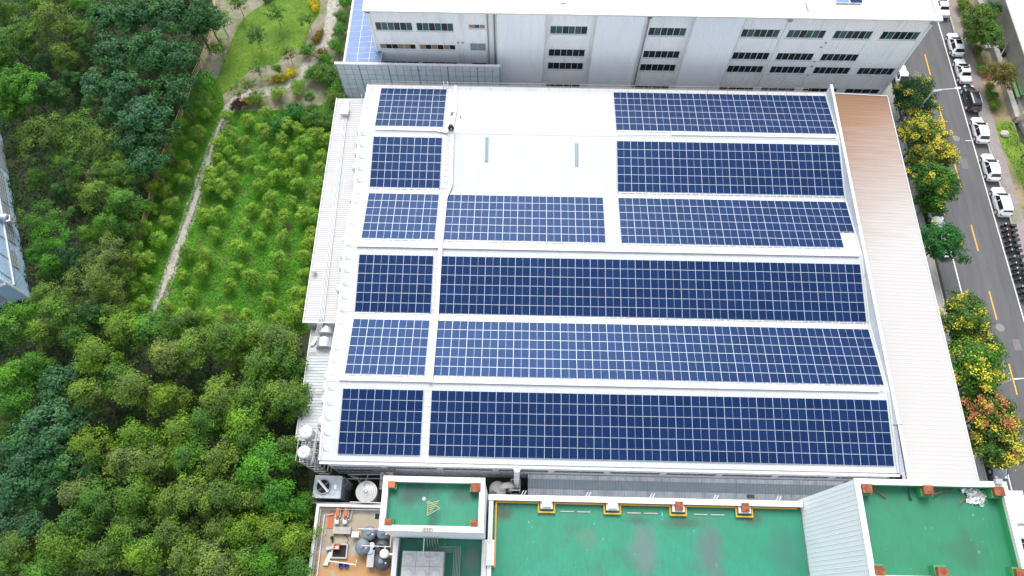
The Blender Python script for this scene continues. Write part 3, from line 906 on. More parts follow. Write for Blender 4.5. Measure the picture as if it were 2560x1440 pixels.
# pipe run with junction box
for i in range(4):
    dx = i * .17
    p = MB().tube([(-24.35 + dx, 48.4, 6.62), (-24.35 + dx, 45.0, 6.62), (-23.75 + dx, 16.4, 6.62), (-23.85 + dx, 15.9, 6.4), (-24.3 + dx, 14.8, 5.3), (-24.75 + dx * .6, 13.6, 5.25)], .06, 6).build('conduit_pipe', M['tray'])
    tag(p, 'white conduit pipe on the annex roof, %s of four from the left' % ORD[i], 'pipe', 'parallel conduit pipes on the annex roof')
tag(MB().box(-24.6, 45.7, 6.7, -23.65, 46.9, 7.15).box(-24.66, 45.64, 7.15, -23.59, 46.96, 7.2).build('pull_box', M['tray']), 'square white pull box on the conduit pipes of the annex roof', 'junction box')
tag(MB().tube([(-23.0, 17.9, 6.5), (-22.95, 46.6, 6.5)], .02, 4).build('roof_cable', M['steel']), 'thin grey cable along the annex roof beside the conduits', 'cable')
tag(MB().lathe([(.16, 0), (.16, .5), (.3, .5), (.34, .62), (.2, .86), (.02, .9)], (-25.05, 22.5, 6.42), 14).build('roof_vent', M['alu'], smooth=True), 'small metal roof vent at the annex edge beside the grove', 'vent')
tag(MB().bar((-21.9, 32.35, 6.75), (-20.9, 32.35, 6.75), .14, .12).build('dark_strut', mat('dark_metal', (.15, .13, .12), .6)), 'dark metal strut across the annex roof by the factory wall', 'strut')
lmb = MB()
for x in (-22.0, -21.4):
    lmb.tube([(x, 48.2, 6.4), (x, 48.2, 7.4), (x, 48.5, 7.6), (x, 48.8, 7.3)], .035, 6)
lmb.bar((-22.0, 48.2, 6.9), (-21.4, 48.2, 6.9), .03)
tag(lmb.build('roof_ladder', M['tray']), 'small white ladder hoop at the far end of the annex roof', 'ladder')
for (y, lab) in ((15.6, 'galvanised half-round duct hood nearer the white annex roof'), (13.9, 'galvanised half-round duct hood nearer the forest trees')):
    d = thing('duct_hood', lab, 'duct hood', (-23.1, y - .55, 5.1), 'galvanised duct hoods')
    mb = MB()
    prof = [(-.95 * math.cos(t), .95 * math.sin(t)) for t in [math.pi * i / 12 for i in range(13)]]
    n = len(prof)
    vs = [(-23.1 + a, y - .55, 5.1 + b) for a, b in prof] + [(-23.1 + a, y + .55, 5.1 + b) for a, b in prof]
    mb.add(vs, [(i + 1, i, n + i, n + i + 1) for i in range(n - 1)] + [tuple(range(n)), tuple(range(2 * n - 1, n - 1, -1))])
    mb.build('hood_shell', M['stainless'], d)
    MB().box(-23.13, y - .58, 5.1, -23.07, y + .58, 6.08).build('seam', M['steel'], d)
    MB().box(-24.1, y - .6, 5.02, -22.1, y + .6, 5.1).build('base_frame', M['steel'], d)

# ------------------------------------------------------------------ the tall building behind
bb = thing('back_building', 'long grey-white clad factory block with strip windows behind the solar roof', 'building', (16, 60, 0))
FY, HT = 56.0, 15.55
WX = [-20.06, -14.6, 3.13, 16.17, 28.47, 34.52, 40.65, 46.85]
holes = []
for x in WX:
    if x < 0:
        holes += [(x, x + 4.95, 11.6, 13.1), (x, x + 4.95, 8.1, 9.1), (x, x + 4.95, 4.4, 5.65)]
    else:
        holes += [(x, x + 5.0, 11.45, 12.95), (x, x + 5.05, 4.55, 6.0)]
        if x < 46: holes.append((x, x + 5.05, 7.2, 8.65))
        holes.append((x, x + 5.0, .5, 1.55))
holes += [(-7.65, -5.45, 12.2, 12.95), (-7.65, -5.45, 7.95, 9.5), (-7.6, -5.45, 4.6, 5.65)]
wall_holes(MB(), -20.8, 52.6, 0, HT, FY, holes).build('front_wall', M['facade'], bb)
for x0, x1 in ((-3.95, 2.6), (8.95, 15.4), (21.6, 28.15)):
    MB().box(x0, FY - .65, 0, x1, FY - .002, HT).build('wall_bay', M['facade_new'], bb)
    for x in (x0 + .06, x1 - .06):
        MB().box(x - .08, FY - .69, 0, x + .08, FY - .652, HT).build('corner_trim', M['white'], bb)
    MB().box(x0 + .15, FY - .665, 9.3, x1 - .15, FY - .652, 9.36).build('sheet_joint', M['facade'], bb)
ply = M['wood']
for x in WX:
    if x < 0:
        window(bb, x, x + 4.95, 11.6, 13.1, FY, 6, [M['glassdark'], M['glassgreen'], M['glassgreen'], M['glassdark'], M['glassdark'], M['glassgreen']] if x < -18 else [M['glassdark'], M['glassgreen'], M['glassdark'], M['glassgreen'], M['glassdark'], M['glassgreen']])
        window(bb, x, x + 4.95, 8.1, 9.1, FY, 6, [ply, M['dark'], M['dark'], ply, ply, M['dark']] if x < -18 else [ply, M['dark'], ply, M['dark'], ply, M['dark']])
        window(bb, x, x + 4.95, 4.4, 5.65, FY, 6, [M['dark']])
    else:
        gl = [M['glassgreen'], M['glassgreen'], M['glassdark']] if x < 10 or 30 < x < 38 else [M['glassdark'], M['glassgreen'], M['glassdark'], M['glassdark']]
        window(bb, x, x + 5.0, 11.45, 12.95, FY, 6, gl)
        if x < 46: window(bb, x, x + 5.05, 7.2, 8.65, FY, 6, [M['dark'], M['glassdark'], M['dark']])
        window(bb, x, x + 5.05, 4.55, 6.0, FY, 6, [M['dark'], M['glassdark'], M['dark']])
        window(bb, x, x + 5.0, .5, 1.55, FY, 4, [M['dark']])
window(bb, -7.65, -5.45, 12.2, 12.95, FY, 3, [ply, M['glassgreen'], ply])
window(bb, -7.65, -5.45, 7.95, 9.5, FY, 2, [M['glasspale']])
window(bb, -7.6, -5.45, 4.6, 5.65, FY, 2, [M['glassdark']])
for h in holes:      # sills
    MB().box(h[0] - .1, FY - .07, h[2] - .09, h[1] + .1, FY - .002, h[2] - .005).build('sill', M['white'], bb)
MB().box(-20.82, FY + .19, 0, -20.6, 90, HT).build('west_wall', M['facade'], bb)
MB().box(52.4, FY + .19, 0, 52.62, 90, HT).build('east_wall', M['facade'], bb)
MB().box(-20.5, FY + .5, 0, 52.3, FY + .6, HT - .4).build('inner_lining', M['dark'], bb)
xs_ = [-20.6, -3.95, 2.6, 8.95, 15.4, 21.6, 28.15, 36.2, 52.4]
for i, (a, b) in enumerate(zip(xs_[:-1], xs_[1:])):
    MB().ribs((a + .02, FY + .3, HT - .1), (1, 0, 0), (0, 1, 0), (0, 0, 1), b - a - .04, 30, .42, .04, flat=.6).build('roof_panel', M['back_roof'], bb)
    if i: MB().box(a - .14, FY + .3, HT - .06, a + .14, FY + 30, HT + .03).build('roof_divider', M['roof_white'], bb)
MB().box(-21.05, FY - .75, HT, 52.95, FY + .28, HT + .22).build('coping', M['white'], bb)
MB().box(52.35, FY + .28, HT, 52.95, 90, HT + .22).build('coping', M['white'], bb)
MB().box(-21.05, FY + .28, HT, -20.6, 90, HT + .22).build('coping', M['white'], bb)
for (x, zt) in ((-20.55, 15.0), (-5.1, 15.2), (-4.25, 15.2), (15.9, 14.9), (33.95, 14.7), (52.3, 14.6)):
    p = MB().tube([(x, FY - .14, .2), (x, FY - .14, zt)], .10, 8).box(x - .26, FY - .4, zt, x + .26, FY - .02, zt + .45, 1)
    p.build('downpipe', [M['steel'] if x in (-5.1, -4.25, 15.9) else M['facade_new'], mat('hopper', (.13, .12, .11), .6) if x < 30 else M['steel']], bb)
for (x, z) in ((40.2, 10.6), (39.9, 9.8), (40.05, 7.0), (40.1, 6.0), (40.2, 4.2), (-8.6, 9.5), (-9.2, 9.5)):
    MB().box(x - .14, FY - .06, z, x + .14, FY - .003, z + .26).build('pipe_sleeve', M['steel'], bb)
for (x0, x1, lab) in ((39.85, 41.6, 'left blue solar panel at the edge of the back roof'), (41.66, 43.3, 'right dark solar panel at the edge of the back roof')):
    tag(MB().box(x0, 58.0, HT + .12, x1, 61, HT + .16, 0).box(x0 + .04, 58.04, HT + .16, x1 - .04, 60.96, HT + .165, 1).build('roof_solar_panel', [M['alu'], M['pvglass'] if x0 < 40 else M['cells']]), lab, 'solar panel', 'solar panels on the back roof')
tag(MB().tube([(36.0, 58.3, HT + .1), (36.05, 56.5, HT + .25)], .06, 6).build('roof_pipe', M['steel']), 'thin rusty pipe lying on the back roof edge', 'pipe')
bp = MB()
for i in range(7): bp.bar((4.2 + i * .16, 57.2 + (i % 3) * .2, HT + .12), (4.75 + i * .1, 57.5 + (i % 2) * .3, HT + .16), .08)
tag(bp.build('debris_pile', M['steel']), 'small pile of dark debris on the back roof', 'debris')

# glazed lean-to with panelled screen
gs = thing('glass_screen', 'tall blue-grey glass panel screen with a white top behind the roof edge', 'screen', (-14.8, 53.4, 0))
pw = (26.0 - 3.55) / 22
sg = MB().box(.03, -.02, .03, pw - .03, .02, .99).mesh('glass_panel', M['screenglass'])
for c in range(22):
    for r in range(1, 8):
        o = link('glass_panel', sg, gs, (-26.0 + c * pw + 14.8, 0, r * 1.02 - .25))
        o.rotation_euler = (rnd.gauss(0, .006), 0, rnd.gauss(0, .006))
for c in range(23):
    w = .16 if c % 4 == 3 else .05
    x = -26.0 + c * pw
    MB().box(x - w / 2, 53.36, 0, x + w / 2, 53.45, 7.95).build('post', M['screenpost'], gs)
MB().box(-26.0, 53.46, .0, -3.5, 53.5, 7.9).build('back_sheet', M['screenpost'], gs)
MB().box(-26.15, 53.25, 7.96, -3.4, 53.6, 8.12).build('coping', M['white'], gs)
pr_ = thing('solar_canopy', 'sloping pale blue solar glass canopy left of the back building', 'canopy', (-23, 62, 0))
pg = MB().box(.03, .03, 0, 1.63, .98, .03).mesh('solar_glass', M['pvglass'])
for c in range(3):
    for r in range(17):
        o = link('solar_glass', pg, pr_, (-24.95 + c * 1.67 + 23, 53.75 + r * 1.0 - 62, 7.35 + c * .12))
        o.rotation_euler = (rnd.gauss(0, .004), -.072 + rnd.gauss(0, .003), 0)
MB().box(-25.2, 53.62, 7.1, -25.0, 71, 7.42).build('edge_beam', M['white'], pr_)
for c in range(4): MB().box(-24.98 + c * 1.67, 53.62, 7.2 + c * .12, -24.92 + c * 1.67, 71, 7.37 + c * .12).build('rafter', M['tray'], pr_)
for r in range(18): MB().bar((-24.95, 53.76 + r, 7.31), (-20.85, 53.76 + r, 7.62), .06, .1).build('purlin', M['tray'], pr_)
for k in range(6): MB().box(-25.15, 53.7 + k * 3.3, 0, -25.02, 53.83 + k * 3.3, 7.1).build('column', M['white'], pr_)

# ------------------------------------------------------------------ the green-roofed office buildings in front
def parapet(mb, x0, y0, x1, y1, z0, z1, t, mi=0):
    """ring wall, butted"""
    mb.box(x0, y0, z0, x1, y0 + t, z1, mi).box(x0, y1 - t, z0, x1, y1, z1, mi)
    mb.box(x0, y0 + t, z0, x0 + t, y1 - t, z1, mi).box(x1 - t, y0 + t, z0, x1, y1 - t, z1, mi)
    return mb


lo = thing('low_office_block', 'low office block with the broad scuffed green roof at the bottom centre', 'building', (13, -12, 0))
lx0, lx1, ly0, ly1 = -2.95, 29.25, -24.0, -3.5
mb = MB(); mb.box(lx0, ly0, 0, lx1, ly1, 7.9); mb.build('walls', M['white_wall'], lo)
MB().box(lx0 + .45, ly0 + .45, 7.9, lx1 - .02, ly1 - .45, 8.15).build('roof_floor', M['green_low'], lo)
mb = MB().box(lx0, ly1 - .45, 7.9, lx1, ly1, 8.92).box(lx0, ly0, 7.9, lx0 + .45, ly1 - .45, 8.9).box(lx0 + .45, ly0, 7.9, lx1, ly0 + .45, 8.9)
mb.build('parapet', M['white'], lo)
mb = MB().box(lx0 - .06, ly1 - .52, 8.92, lx1, ly1 + .06, 9.02)
mb.build('coping', M['white'], lo)
MB().box(lx0 - .06, -10.3, 8.9, lx0 + .70, -7.9, 9.25).build('side_ledge', M['white'], lo)
for i, x in enumerate((2.99, 9.76, 16.53, 23.32)):
    c = MB().box(x - .62, ly1 - 1.22, 8.15, x + .62, ly1 - .52, 8.75).build('column_stub', M['white'], lo)
    MB().box(x - (.45 if i < 2 else .38), ly1 - 1.08, 8.75, x + (.45 if i < 2 else .42), ly1 - .25, 9.08).build('column_cap', M['white'] if i < 2 else M['rust'], c)
for i in range(14):
    x = 1.0 + i * 1.72 + (.9 if i % 4 == 0 else 0)
    if min(abs(x + .6 - q) for q in (2.99, 9.76, 16.53, 23.32)) < 1.3: continue
    MB().box(x, -4.95, 8.16, x + 1.4, -4.83, 8.24).build('floor_curb', M['concrete'], lo)
# yellow pipe
zp, yp = 8.55, -4.12
pts = [(-2.3, -10.4, 8.5), (-1.95, -10.4, 8.5), (-1.95, yp, zp)]
tag(MB().tube([(-2.9, -10.42, 8.35), (-2.2, -10.42, 8.35), (-2.2, yp, 8.45)], .09, 8).build('gas_pipe', M['yellow_pipe']), 'yellow pipe along the left edge of the broad green roof', 'pipe', 'yellow roof pipes')
pp = [(-2.2, yp, 8.5)]
for x in (2.99, 9.76, 16.53, 23.32):
    pp += [(x - .82, yp, 8.5), (x - .82, yp - .92, 8.45), (x + .82, yp - .92, 8.45), (x + .82, yp, 8.5)]
pp += [(28.7, yp, 8.5)]
mb = MB()
for a, b in zip(pp[:-1], pp[1:]):
    d = (Vector(b) - Vector(a)).normalized() * .06
    mb.tube([Vector(a) - d, Vector(b) + d], .085, 8)
tag(mb.build('gas_pipe', M['yellow_pipe']), 'yellow pipe stepping round the column stubs of the broad green roof', 'pipe', 'yellow roof pipes')
wpm = MB().tube([(0, 0, 0), (.25, .45, .12)], .05, 6).tube([(.28, 0, 0), (.53, .45, .12)], .05, 6).mesh('drain_spout', M['tray'])
for i, (u_, v_) in enumerate(((1303, 1238), (1465, 1240), (1625, 1244), (1785, 1247), (1942, 1250))):
    p = at(u_, v_, 8.9)
    o = link('drain_spout', wpm, None, (p.x, ly1 + .08, 8.7))
    tag(o, 'pair of short white drain spouts behind the low parapet, %s from the left' % ORD[i], 'drain spout', 'drain spouts behind the low parapet')

bl = thing('corner_block', 'taller office block with white cladding and a green roof at the lower right', 'building', (35.5, -7, 0))
bx0, bx1, by0, by1 = 29.3, 42.5, -11.35, -3.1
BZ = 21.05
MB().box(bx0 + .06, by0, 0, bx1, by1 - .05, BZ - 1.2).build('walls', M['white_wall'], bl)
MB().ribs((bx0 + .055, by1 - .05, 0), (0, 0, 1), (0, -1, 0), (-1, 0, 0), BZ - .05, by1 - by0 - .05, .42, .035, flat=.86, thick=.02).build('side_cladding', M['white_wall'], bl)
mb = parapet(MB(), bx0 + .08, by0, bx1, by1, BZ - 1.2, BZ, .42)
mb.build('parapet', M['white'], bl)
MB().box(bx0 + .5, by0 + .42, BZ - 1.2, bx1 - .42, by1 - .42, BZ - 1.05).build('roof_floor', M['green_block'], bl)
mb = MB().box(bx0 + .505, by1 - .44, BZ - 1.05, bx1 - .425, by1 - .421, BZ - .35).box(bx1 - .44, by0 + .425, BZ - 1.05, bx1 - .421, by1 - .445, BZ - .35)
mb.build('painted_skirting', M['green_wall'], bl)
mb = parapet(MB(), bx0 - .02, by0 - .04, bx1 + .05, by1 + .05, BZ, BZ + .10, .5)
mb.build('coping', M['white'], bl)
for (x, y) in ((30.3, -3.85), (35.6, -3.85), (41.75, -3.85), (30.15, -10.5), (35.4, -10.5), (41.9, -10.5)):
    far = y > -7
    c = MB().box(x - .5, y - (.55 if far else .3), BZ - 1.05, x + .5, y + (.3 if far else .5), BZ - .25).build('column_stub', M['green_wall'], bl)
    MB().box(x - .42, y - .42, BZ - .25, x + .42, y + .34, BZ + .16).build('column_cap', M['rust'], c)
# crumpled foil, poles and scraps on the block roof
rg = np.random.default_rng(5)
p = at(2435, 1238, BZ - .9)
nx, ny = 22, 18
vs = []
for j in range(ny):
    for i in range(nx):
        a, b = i / (nx - 1) - .5, j / (ny - 1) - .5
        r = max(0, 1 - (a * a + b * b) * 3.6)
        vs.append((p.x + a * 2.5 + rg.normal(0, .06), p.y + b * 2.0 + rg.normal(0, .06) - .2 * math.sin(a * 6), BZ - 1.02 + r * .5 * rg.uniform(.1, 1)))
fs = []
for j in range(ny - 1):
    for i in range(nx - 1):
        a, b = (i + .5) / nx - .5, (j + .5) / ny - .5
        ang = math.atan2(b, a)
        if math.hypot(a, b) < .40 + .07 * math.sin(ang * 5) + .05 * math.sin(ang * 3 + 1):
            k = j * nx + i
            fs += [(k, k + 1, k + nx + 1), (k, k + nx + 1, k + nx)]
tag(MB().add(vs, fs).build('foil_sheet', M['foil']), 'crumpled silver foil sheet lying on the green corner roof', 'foil')
for (a, b, lab) in (((2178, 1212), (2215, 1247), 'rusty rod leaning from the corner cap onto the green roof'), ((2335, 1235), (2383, 1222), 'rusty rod lying by the middle cap of the corner roof'), ((2398, 1256), (2425, 1240), 'short dark rod beside the crumpled foil')):
    q, r = at(*a, BZ - .5), at(*b, BZ - 1.0)
    tag(MB().bar(q, r, .07).build('metal_rod', M['rust']), lab, 'rod', 'rods on the corner roof')
q = at(2493, 1204, BZ + .1)
tag(MB().box(q.x - .3, q.y - .25, BZ + .1, q.x + .3, q.y + .2, BZ + .42).build('utility_box', M['steel']), 'small grey box on the far right corner of the corner roof parapet', 'box')
q = at(2275, 1248, BZ - 1.05)
qt = at(2243, 1063, BZ + 1.2)
tag(MB().bar(q, qt, .06).bar(qt + Vector((-.4, 0, 0)), qt + Vector((.4, .05, 0)), .06).box(q.x - .12, q.y - .12, BZ - 1.05, q.x + .12, q.y + .12, BZ - .95).build('leaning_mast', M['black']), 'dark leaning T-topped mast reaching from the green corner roof over the lean-to', 'mast')

tw = thing('stair_tower', 'stair tower with white parapet and small green roof, bottom centre left', 'building', (-7.9, -5.5, 0))
tx0, tx1, ty0, ty1, TZ = -12.6, -3.15, -7.85, -3.05, 16.5
MB().box(tx0 + .05, ty0 + .05, 0, tx1 - .05, ty1, TZ - 1.0).build('walls', M['white_wall'], tw)
MB().ribs((tx0 + .05, ty0 + .048, 7.9), (0, 0, 1), (1, 0, 0), (0, -1, 0), TZ - 8.0, tx1 - tx0 - .1, .3, .03, flat=.8, thick=.02).build('front_cladding', M['white_wall'], tw)
MB().ribs((tx1 - .048, ty0 + .05, 7.9), (0, 0, 1), (0, 1, 0), (1, 0, 0), TZ - 8.0, ty1 - ty0 - .1, .3, .03, flat=.8, thick=.02).build('side_cladding', M['white_wall'], tw)
parapet(MB(), tx0, ty0, tx1, ty1, TZ - 1.0, TZ, .42).build('parapet', M['white'], tw)
parapet(MB(), tx0 - .05, ty0 - .05, tx1 + .05, ty1 + .05, TZ, TZ + .08, .52).build('coping', M['white'], tw)
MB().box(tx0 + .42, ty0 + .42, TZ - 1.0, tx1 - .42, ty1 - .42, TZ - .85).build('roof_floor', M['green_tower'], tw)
for (x, y, w) in ((-11.85, -3.75, .33), (-3.95, -3.85, .45), (-3.95, -7.05, .33), (-11.85, -7.1, .33)):
    c = MB().box(x - w - .12, y - .42, TZ - .85, x + w + .12, y + .3, TZ - .3).build('column_stub', M['green_wall'], tw)
    MB().box(x - w, y - w, TZ - .3, x + w, y + w * .8, TZ + .14).build('column_cap', M['orange'] if x < -11 and y > -5 else M['rust'], c)
# antenna on the tower
an_ = thing('roof_antenna', 'comb-shaped aerial with a white ball leaning over the small green roof', 'aerial', (-8.2, -5.8, TZ - .85))
MB().tube([(-8.35, -5.9, TZ - .85), (-8.35, -5.4, TZ + .7)], .03, 6).build('mast', M['steel'], an_)
mb = MB()
for i in range(5):
    L = 1.15 - i * .16
    mb.bar((-8.3 + 0, -5.5 - .2 * i, TZ + .25), (-8.3 + L * .9, -5.5 - .2 * i + .32 - .1 * i * .2, TZ + .25), .05)
mb.bar((-8.3, -5.25, TZ + .25), (-8.3, -6.5, TZ + .25), .05).bar((-8.3, -5.25, TZ + .28), (-7.15, -5.85, TZ + .28), .05).bar((-8.3, -6.5, TZ + .28), (-7.15, -5.85, TZ + .28), .05)
mb.build('comb', M['bamboo'], an_)
MB().lathe([(.02, 0), (.14, .06), (.17, .17), (.14, .28), (.02, .34)], (-8.65, -5.1, TZ + .4), 12).build('ball', M['tray'], an_, True)
rl = MB()
for k in range(4):
    x = -8.55 + k * .24
    rl.lathe([(.06, -.22), (.12, -.18), (.12, .18), (.06, .22)], (x, -7.75, TZ + .16), 10, axis='y')
tag(rl.build('rolled_mats', M['concrete']), 'row of grey rolls lying on the front parapet of the stair tower', 'rolls')
# lower tank terrace
tt = thing('tank_terrace', 'walled dark green terrace with the panel tank in front of the stair tower', 'terrace', (-8, -12, 0))
MB().box(-12.4, -24, 0, -3.0, ty0 + .0, 7.6).build('walls', M['white_wall'], tt)
MB().box(-11.9, -24, 7.6, -3.5, ty0 - .01, 7.8).build('terrace_floor', M['green_tank'], tt)
MB().box(-12.4, -24, 7.6, -11.9, ty0 - .02, 8.95).build('parapet', M['white'], tt)
MB().box(-3.5, -24, 7.6, -3.0, ty0 - .02, 8.85).build('parapet', M['white'], tt)
pt = thing('panel_tank', 'grey moulded panel water tank with round domes on the dark green terrace', 'water tank', (-9.3, -11.3, 7.8))
MB().box(-11.35, -13.7, 7.85, -7.2, -9.15, 9.45).build('tank_body', M['concrete'], pt)
for i in range(3):
    for j in range(3):
        cx, cy = -10.63 + i * 1.36, -9.85 - j * 1.42
        MB().box(cx - .66, cy - .69, 9.45, cx + .66, cy + .69, 9.52).lathe([(.46, 0), (.42, .1), (.28, .16), (.05, .18)], (cx, cy, 9.52), 16).build('tank_panel', mat('grp_panel', (.50, .49, .47), .7, dirt=(.36, .34, .32), ds=1.5) if i + j == 0 else bpy.data.materials['grp_panel'], pt)
for k, (pts, lab) in enumerate(((((-9.1, -8.0, 11.0), (-9.1, -8.6, 11.0), (-9.15, -9.9, 10.6), (-7.9, -9.9, 10.6), (-7.9, -9.9, 9.6)), 'white pipe bending from the tower wall onto the panel tank'),)):
    tag(MB().tube(pts, .05, 6).build('tank_pipe', M['tray']), lab, 'pipe')
for i in range(5):
    a = .26 * i
    tag(MB().tube([(-8.9 + a, -7.9, 10.3), (-8.9 + a, -8.3, 10.3), (-8.9 + a, -8.6 + (a - 1) * .5, 8.5), (-6.3 + a * .6, -8.6 + (a - 1) * .5, 8.5), (-6.3 + a * .6, -14, 8.5)], .03, 6).build('terrace_pipe', M['steel']), 'thin grey pipe elbowing over the dark green terrace, %s from the left' % ORD[i], 'pipe', 'bundled terrace pipes')

# ------------------------------------------------------------------ the plant yard at the lower left
yd = thing('plant_yard', 'sunken beige plant yard with low walls beside the forest', 'yard', (-17, -10, 0))
YZ = 4.5
mb = MB(); mb.box(-21.3, -24, 0, -12.45, -4.6, YZ); mb.build('yard_floor', M['yard'], yd)
MB().box(-21.62, -24, 0, -21.302, -4.3, YZ + .7).build('yard_wall', M['white'], yd)
MB().box(-21.3, -4.598, 0, -12.65, -4.3, YZ + .7).build('yard_wall', M['white'], yd)
tag(MB().tube([(-21.15, -20, 5.0), (-21.15, -4.85, 5.0), (-12.9, -4.8, 5.0)], .06, 6).build('wall_pipe', M['steel']), 'grey pipe following the inside of the yard wall', 'pipe')
tag(MB().tube([(-20.75, -20, 4.75), (-20.75, -5.4, 4.75), (-19.8, -5.3, 4.75)], .05, 6).build('wall_pipe', M['tray']), 'white pipe running down the left side of the yard', 'pipe')
tag(MB().tube([(-18, -4.2, 5.25), (-18, -4.1, 5.45), (-12.7, -4.1, 5.45)], .05, 6).build('wall_pipe', M['tray']), 'white handrail pipe on top of the far yard wall', 'pipe')


def ground_tank(name, u, v, z, r, h, mt, lab, lid=None, group=None):
    p = at(u, v, z + h)
    t = thing(name, lab, 'tank', (p.x, p.y, z), group)
    MB().lathe([(r * .97, 0), (r, .05), (r, h * .78), (r * .93, h * .86), (r * .6, h * .96), (r * .33, h), (.02, h)], (p.x, p.y, z), 22).build('tank_body', mt, t, True)
    MB().lathe([(r * .34, 0), (r * .36, .06), (r * .3, .12), (.02, .13)], (p.x, p.y, z + h), 16).build('tank_lid', lid or mt, t, True)
    MB().lathe([(.09, 0), (.09, .1), (.02, .1)], (p.x + r * .6, p.y - r * .2, z + h * .93), 10).build('vent_cap', M['plastic_white'], t, True)
    return t


dg = mat('dark_grey_plastic', (.05, .06, .07), .5)
ground_tank('chemical_tank', 921, 1332, YZ, .74, 1.7, M['plastic_grey'], 'blue-grey plastic tank in the yard, back row on the left', group='plastic tanks in the yard')
ground_tank('chemical_tank', 956, 1331, YZ, .70, 1.7, M['plastic_grey'], 'blue-grey plastic tank in the yard, back row against the terrace wall', group='plastic tanks in the yard')
ground_tank('chemical_tank', 904, 1366, YZ, .78, 1.7, M['plastic_grey'], 'pale blue-grey plastic tank standing nearest the yard centre', group='plastic tanks in the yard')
ground_tank('chemical_tank', 953, 1366, YZ, .70, 1.6, dg, 'dark plastic tank with an open black hatch in the yard', M['dark'], group='plastic tanks in the yard')
ground_tank('chemical_tank', 952, 1403, YZ, .82, 1.6, dg, 'dark plastic tank with a blue lid, nearest the camera', M['plastic_grey'], group='plastic tanks in the yard')
p = at(960, 1384, 6.6)
tag(MB().lathe([(.42, 0), (.45, .04), (.45, .9), (.3, 1.0), (.02, 1.03)], (p.x, p.y, 5.7), 18).box(p.x + .3, p.y - .1, 5.9, -12.4, p.y + .1, 6.1).build('white_drum', M['plastic_white'], smooth=False), 'round white drum bracketed to the terrace wall', 'drum')
for (u_, v_, mt, lab) in ((928, 1363, mat('pink_lid', (.6, .42, .42), .6), 'small drum with a pink lid between the plastic tanks'), (924, 1377, mat('pale_blue_lid', (.35, .45, .65), .5), 'small drum with a pale blue lid between the plastic tanks')):
    p = at(u_, v_, YZ + 1.2)
    tag(MB().lathe([(.3, 0), (.32, 1.0), (.33, 1.02), (.33, 1.1), (.02, 1.12)], (p.x, p.y, YZ), 14).build('small_drum', mt), lab, 'drum')
p = at(926, 1395, YZ + 1)
tag(MB().box(p.x - .32, p.y - .85, YZ, p.x + .32, p.y + .75, YZ + .9).box(p.x - .36, p.y - .89, YZ + .9, p.x + .36, p.y + .79, YZ + .96).build('control_cabinet', M['steel']), 'long grey cabinet between the plastic tanks', 'cabinet')
fr = MB()
for a, b in (((-16.6, -6.9), (-13.1, -6.9)), ((-13.1, -6.9), (-13.1, -8.6)), ((-16.0, -8.55), (-13.1, -8.6))):
    fr.bar((a[0], a[1], YZ + 2.0), (b[0], b[1], YZ + 2.0), .06)
for q in ((-16.6, -6.9), (-13.1, -6.9), (-13.1, -8.6), (-16.0, -8.55)):
    fr.bar((q[0], q[1], YZ), (q[0], q[1], YZ + 2.0), .06)
tag(fr.build('pipe_gantry', M['tray']), 'white pipe gantry around the plastic tanks', 'pipe gantry')
# pumps
for i, (u_, lab) in enumerate(((842, 'left red pump set with a white motor on the yard plinth'), (862, 'right red pump set with a white motor on the yard plinth'))):
    p = at(u_, 1303, YZ + .5)
    t = thing('pump_set', lab, 'pump', (p.x, p.y, YZ), 'pump sets in the yard')
    MB().lathe([(.22, -.3), (.25, -.2), (.25, .2), (.2, .32), (.05, .34)], (p.x, p.y, YZ + .45), 14, axis='y').build('motor', M['tray'], t, True)
    MB().box(p.x - .28, p.y + .4, YZ + .05, p.x + .28, p.y + 1.6, YZ + .3).build('skid', M['steel'], t)
    MB().box(p.x - .16, p.y + .5, YZ + .3, p.x + .16, p.y + 1.5, YZ + .55).build('casing', M['orange'], t)
    MB().lathe([(.1, 0), (.1, .5), (.16, .5), (.16, .56)], (p.x + .05, p.y + .28, YZ + .2), 10).build('valve', M['rust'], t)
    MB().tube([(p.x + .3, p.y + .2, YZ + .3), (p.x + .55, p.y + .2, YZ + .3), (p.x + .7, p.y + 1.9, YZ + .3)], .06, 6).build('outlet_pipe', M['steel'], t)
p = at(855, 1326, YZ + .4)
tag(MB().box(p.x - .95, p.y - .35, YZ, p.x + .95, p.y + .35, YZ + .5).build('plinth', M['concrete']), 'pale concrete plinth in front of the pump sets', 'plinth')
p = at(827, 1298, YZ)
tag(MB().box(p.x - .28, p.y - .95, YZ + .005, p.x + .28, p.y + .75, YZ + .06).build('rusty_plate', M['orange']), 'orange rusty plate on the yard floor left of the pumps', 'plate')
p = at(943, 1291, YZ)
tag(MB().box(p.x - .3, p.y - .35, YZ + .004, p.x + .3, p.y + .35, YZ + .03, 0).box(p.x - .24, p.y - .3, YZ + .03, p.x + .24, p.y + .3, YZ + .04, 1).build('floor_drain', [M['steel'], M['dark']]), 'dark square drain opening near the far yard wall', 'drain')
p = at(850, 1378, YZ)
tag(parapet(MB(), p.x - .85, p.y - .75, p.x + .85, p.y + .75, YZ, YZ + .3, .15).box(p.x - .7, p.y - .6, YZ + .005, p.x + .7, p.y + .6, YZ + .02, 1).build('sump_pit', [M['concrete'], M['dark']]), 'open concrete sump pit with dark water in the yard', 'pit')
p = at(842, 1366, YZ + .5)
tag(parapet(MB(), p.x - .3, p.y - .3, p.x + .3, p.y + .3, YZ + .32, YZ + .7, .07).box(p.x - .22, p.y - .22, YZ + .34, p.x + .22, p.y + .22, YZ + .4, 1).build('orange_bucket', [M['terracotta'], M['tray']]), 'orange bucket on the edge of the sump pit', 'bucket')
p = at(888, 1336, YZ + .8)
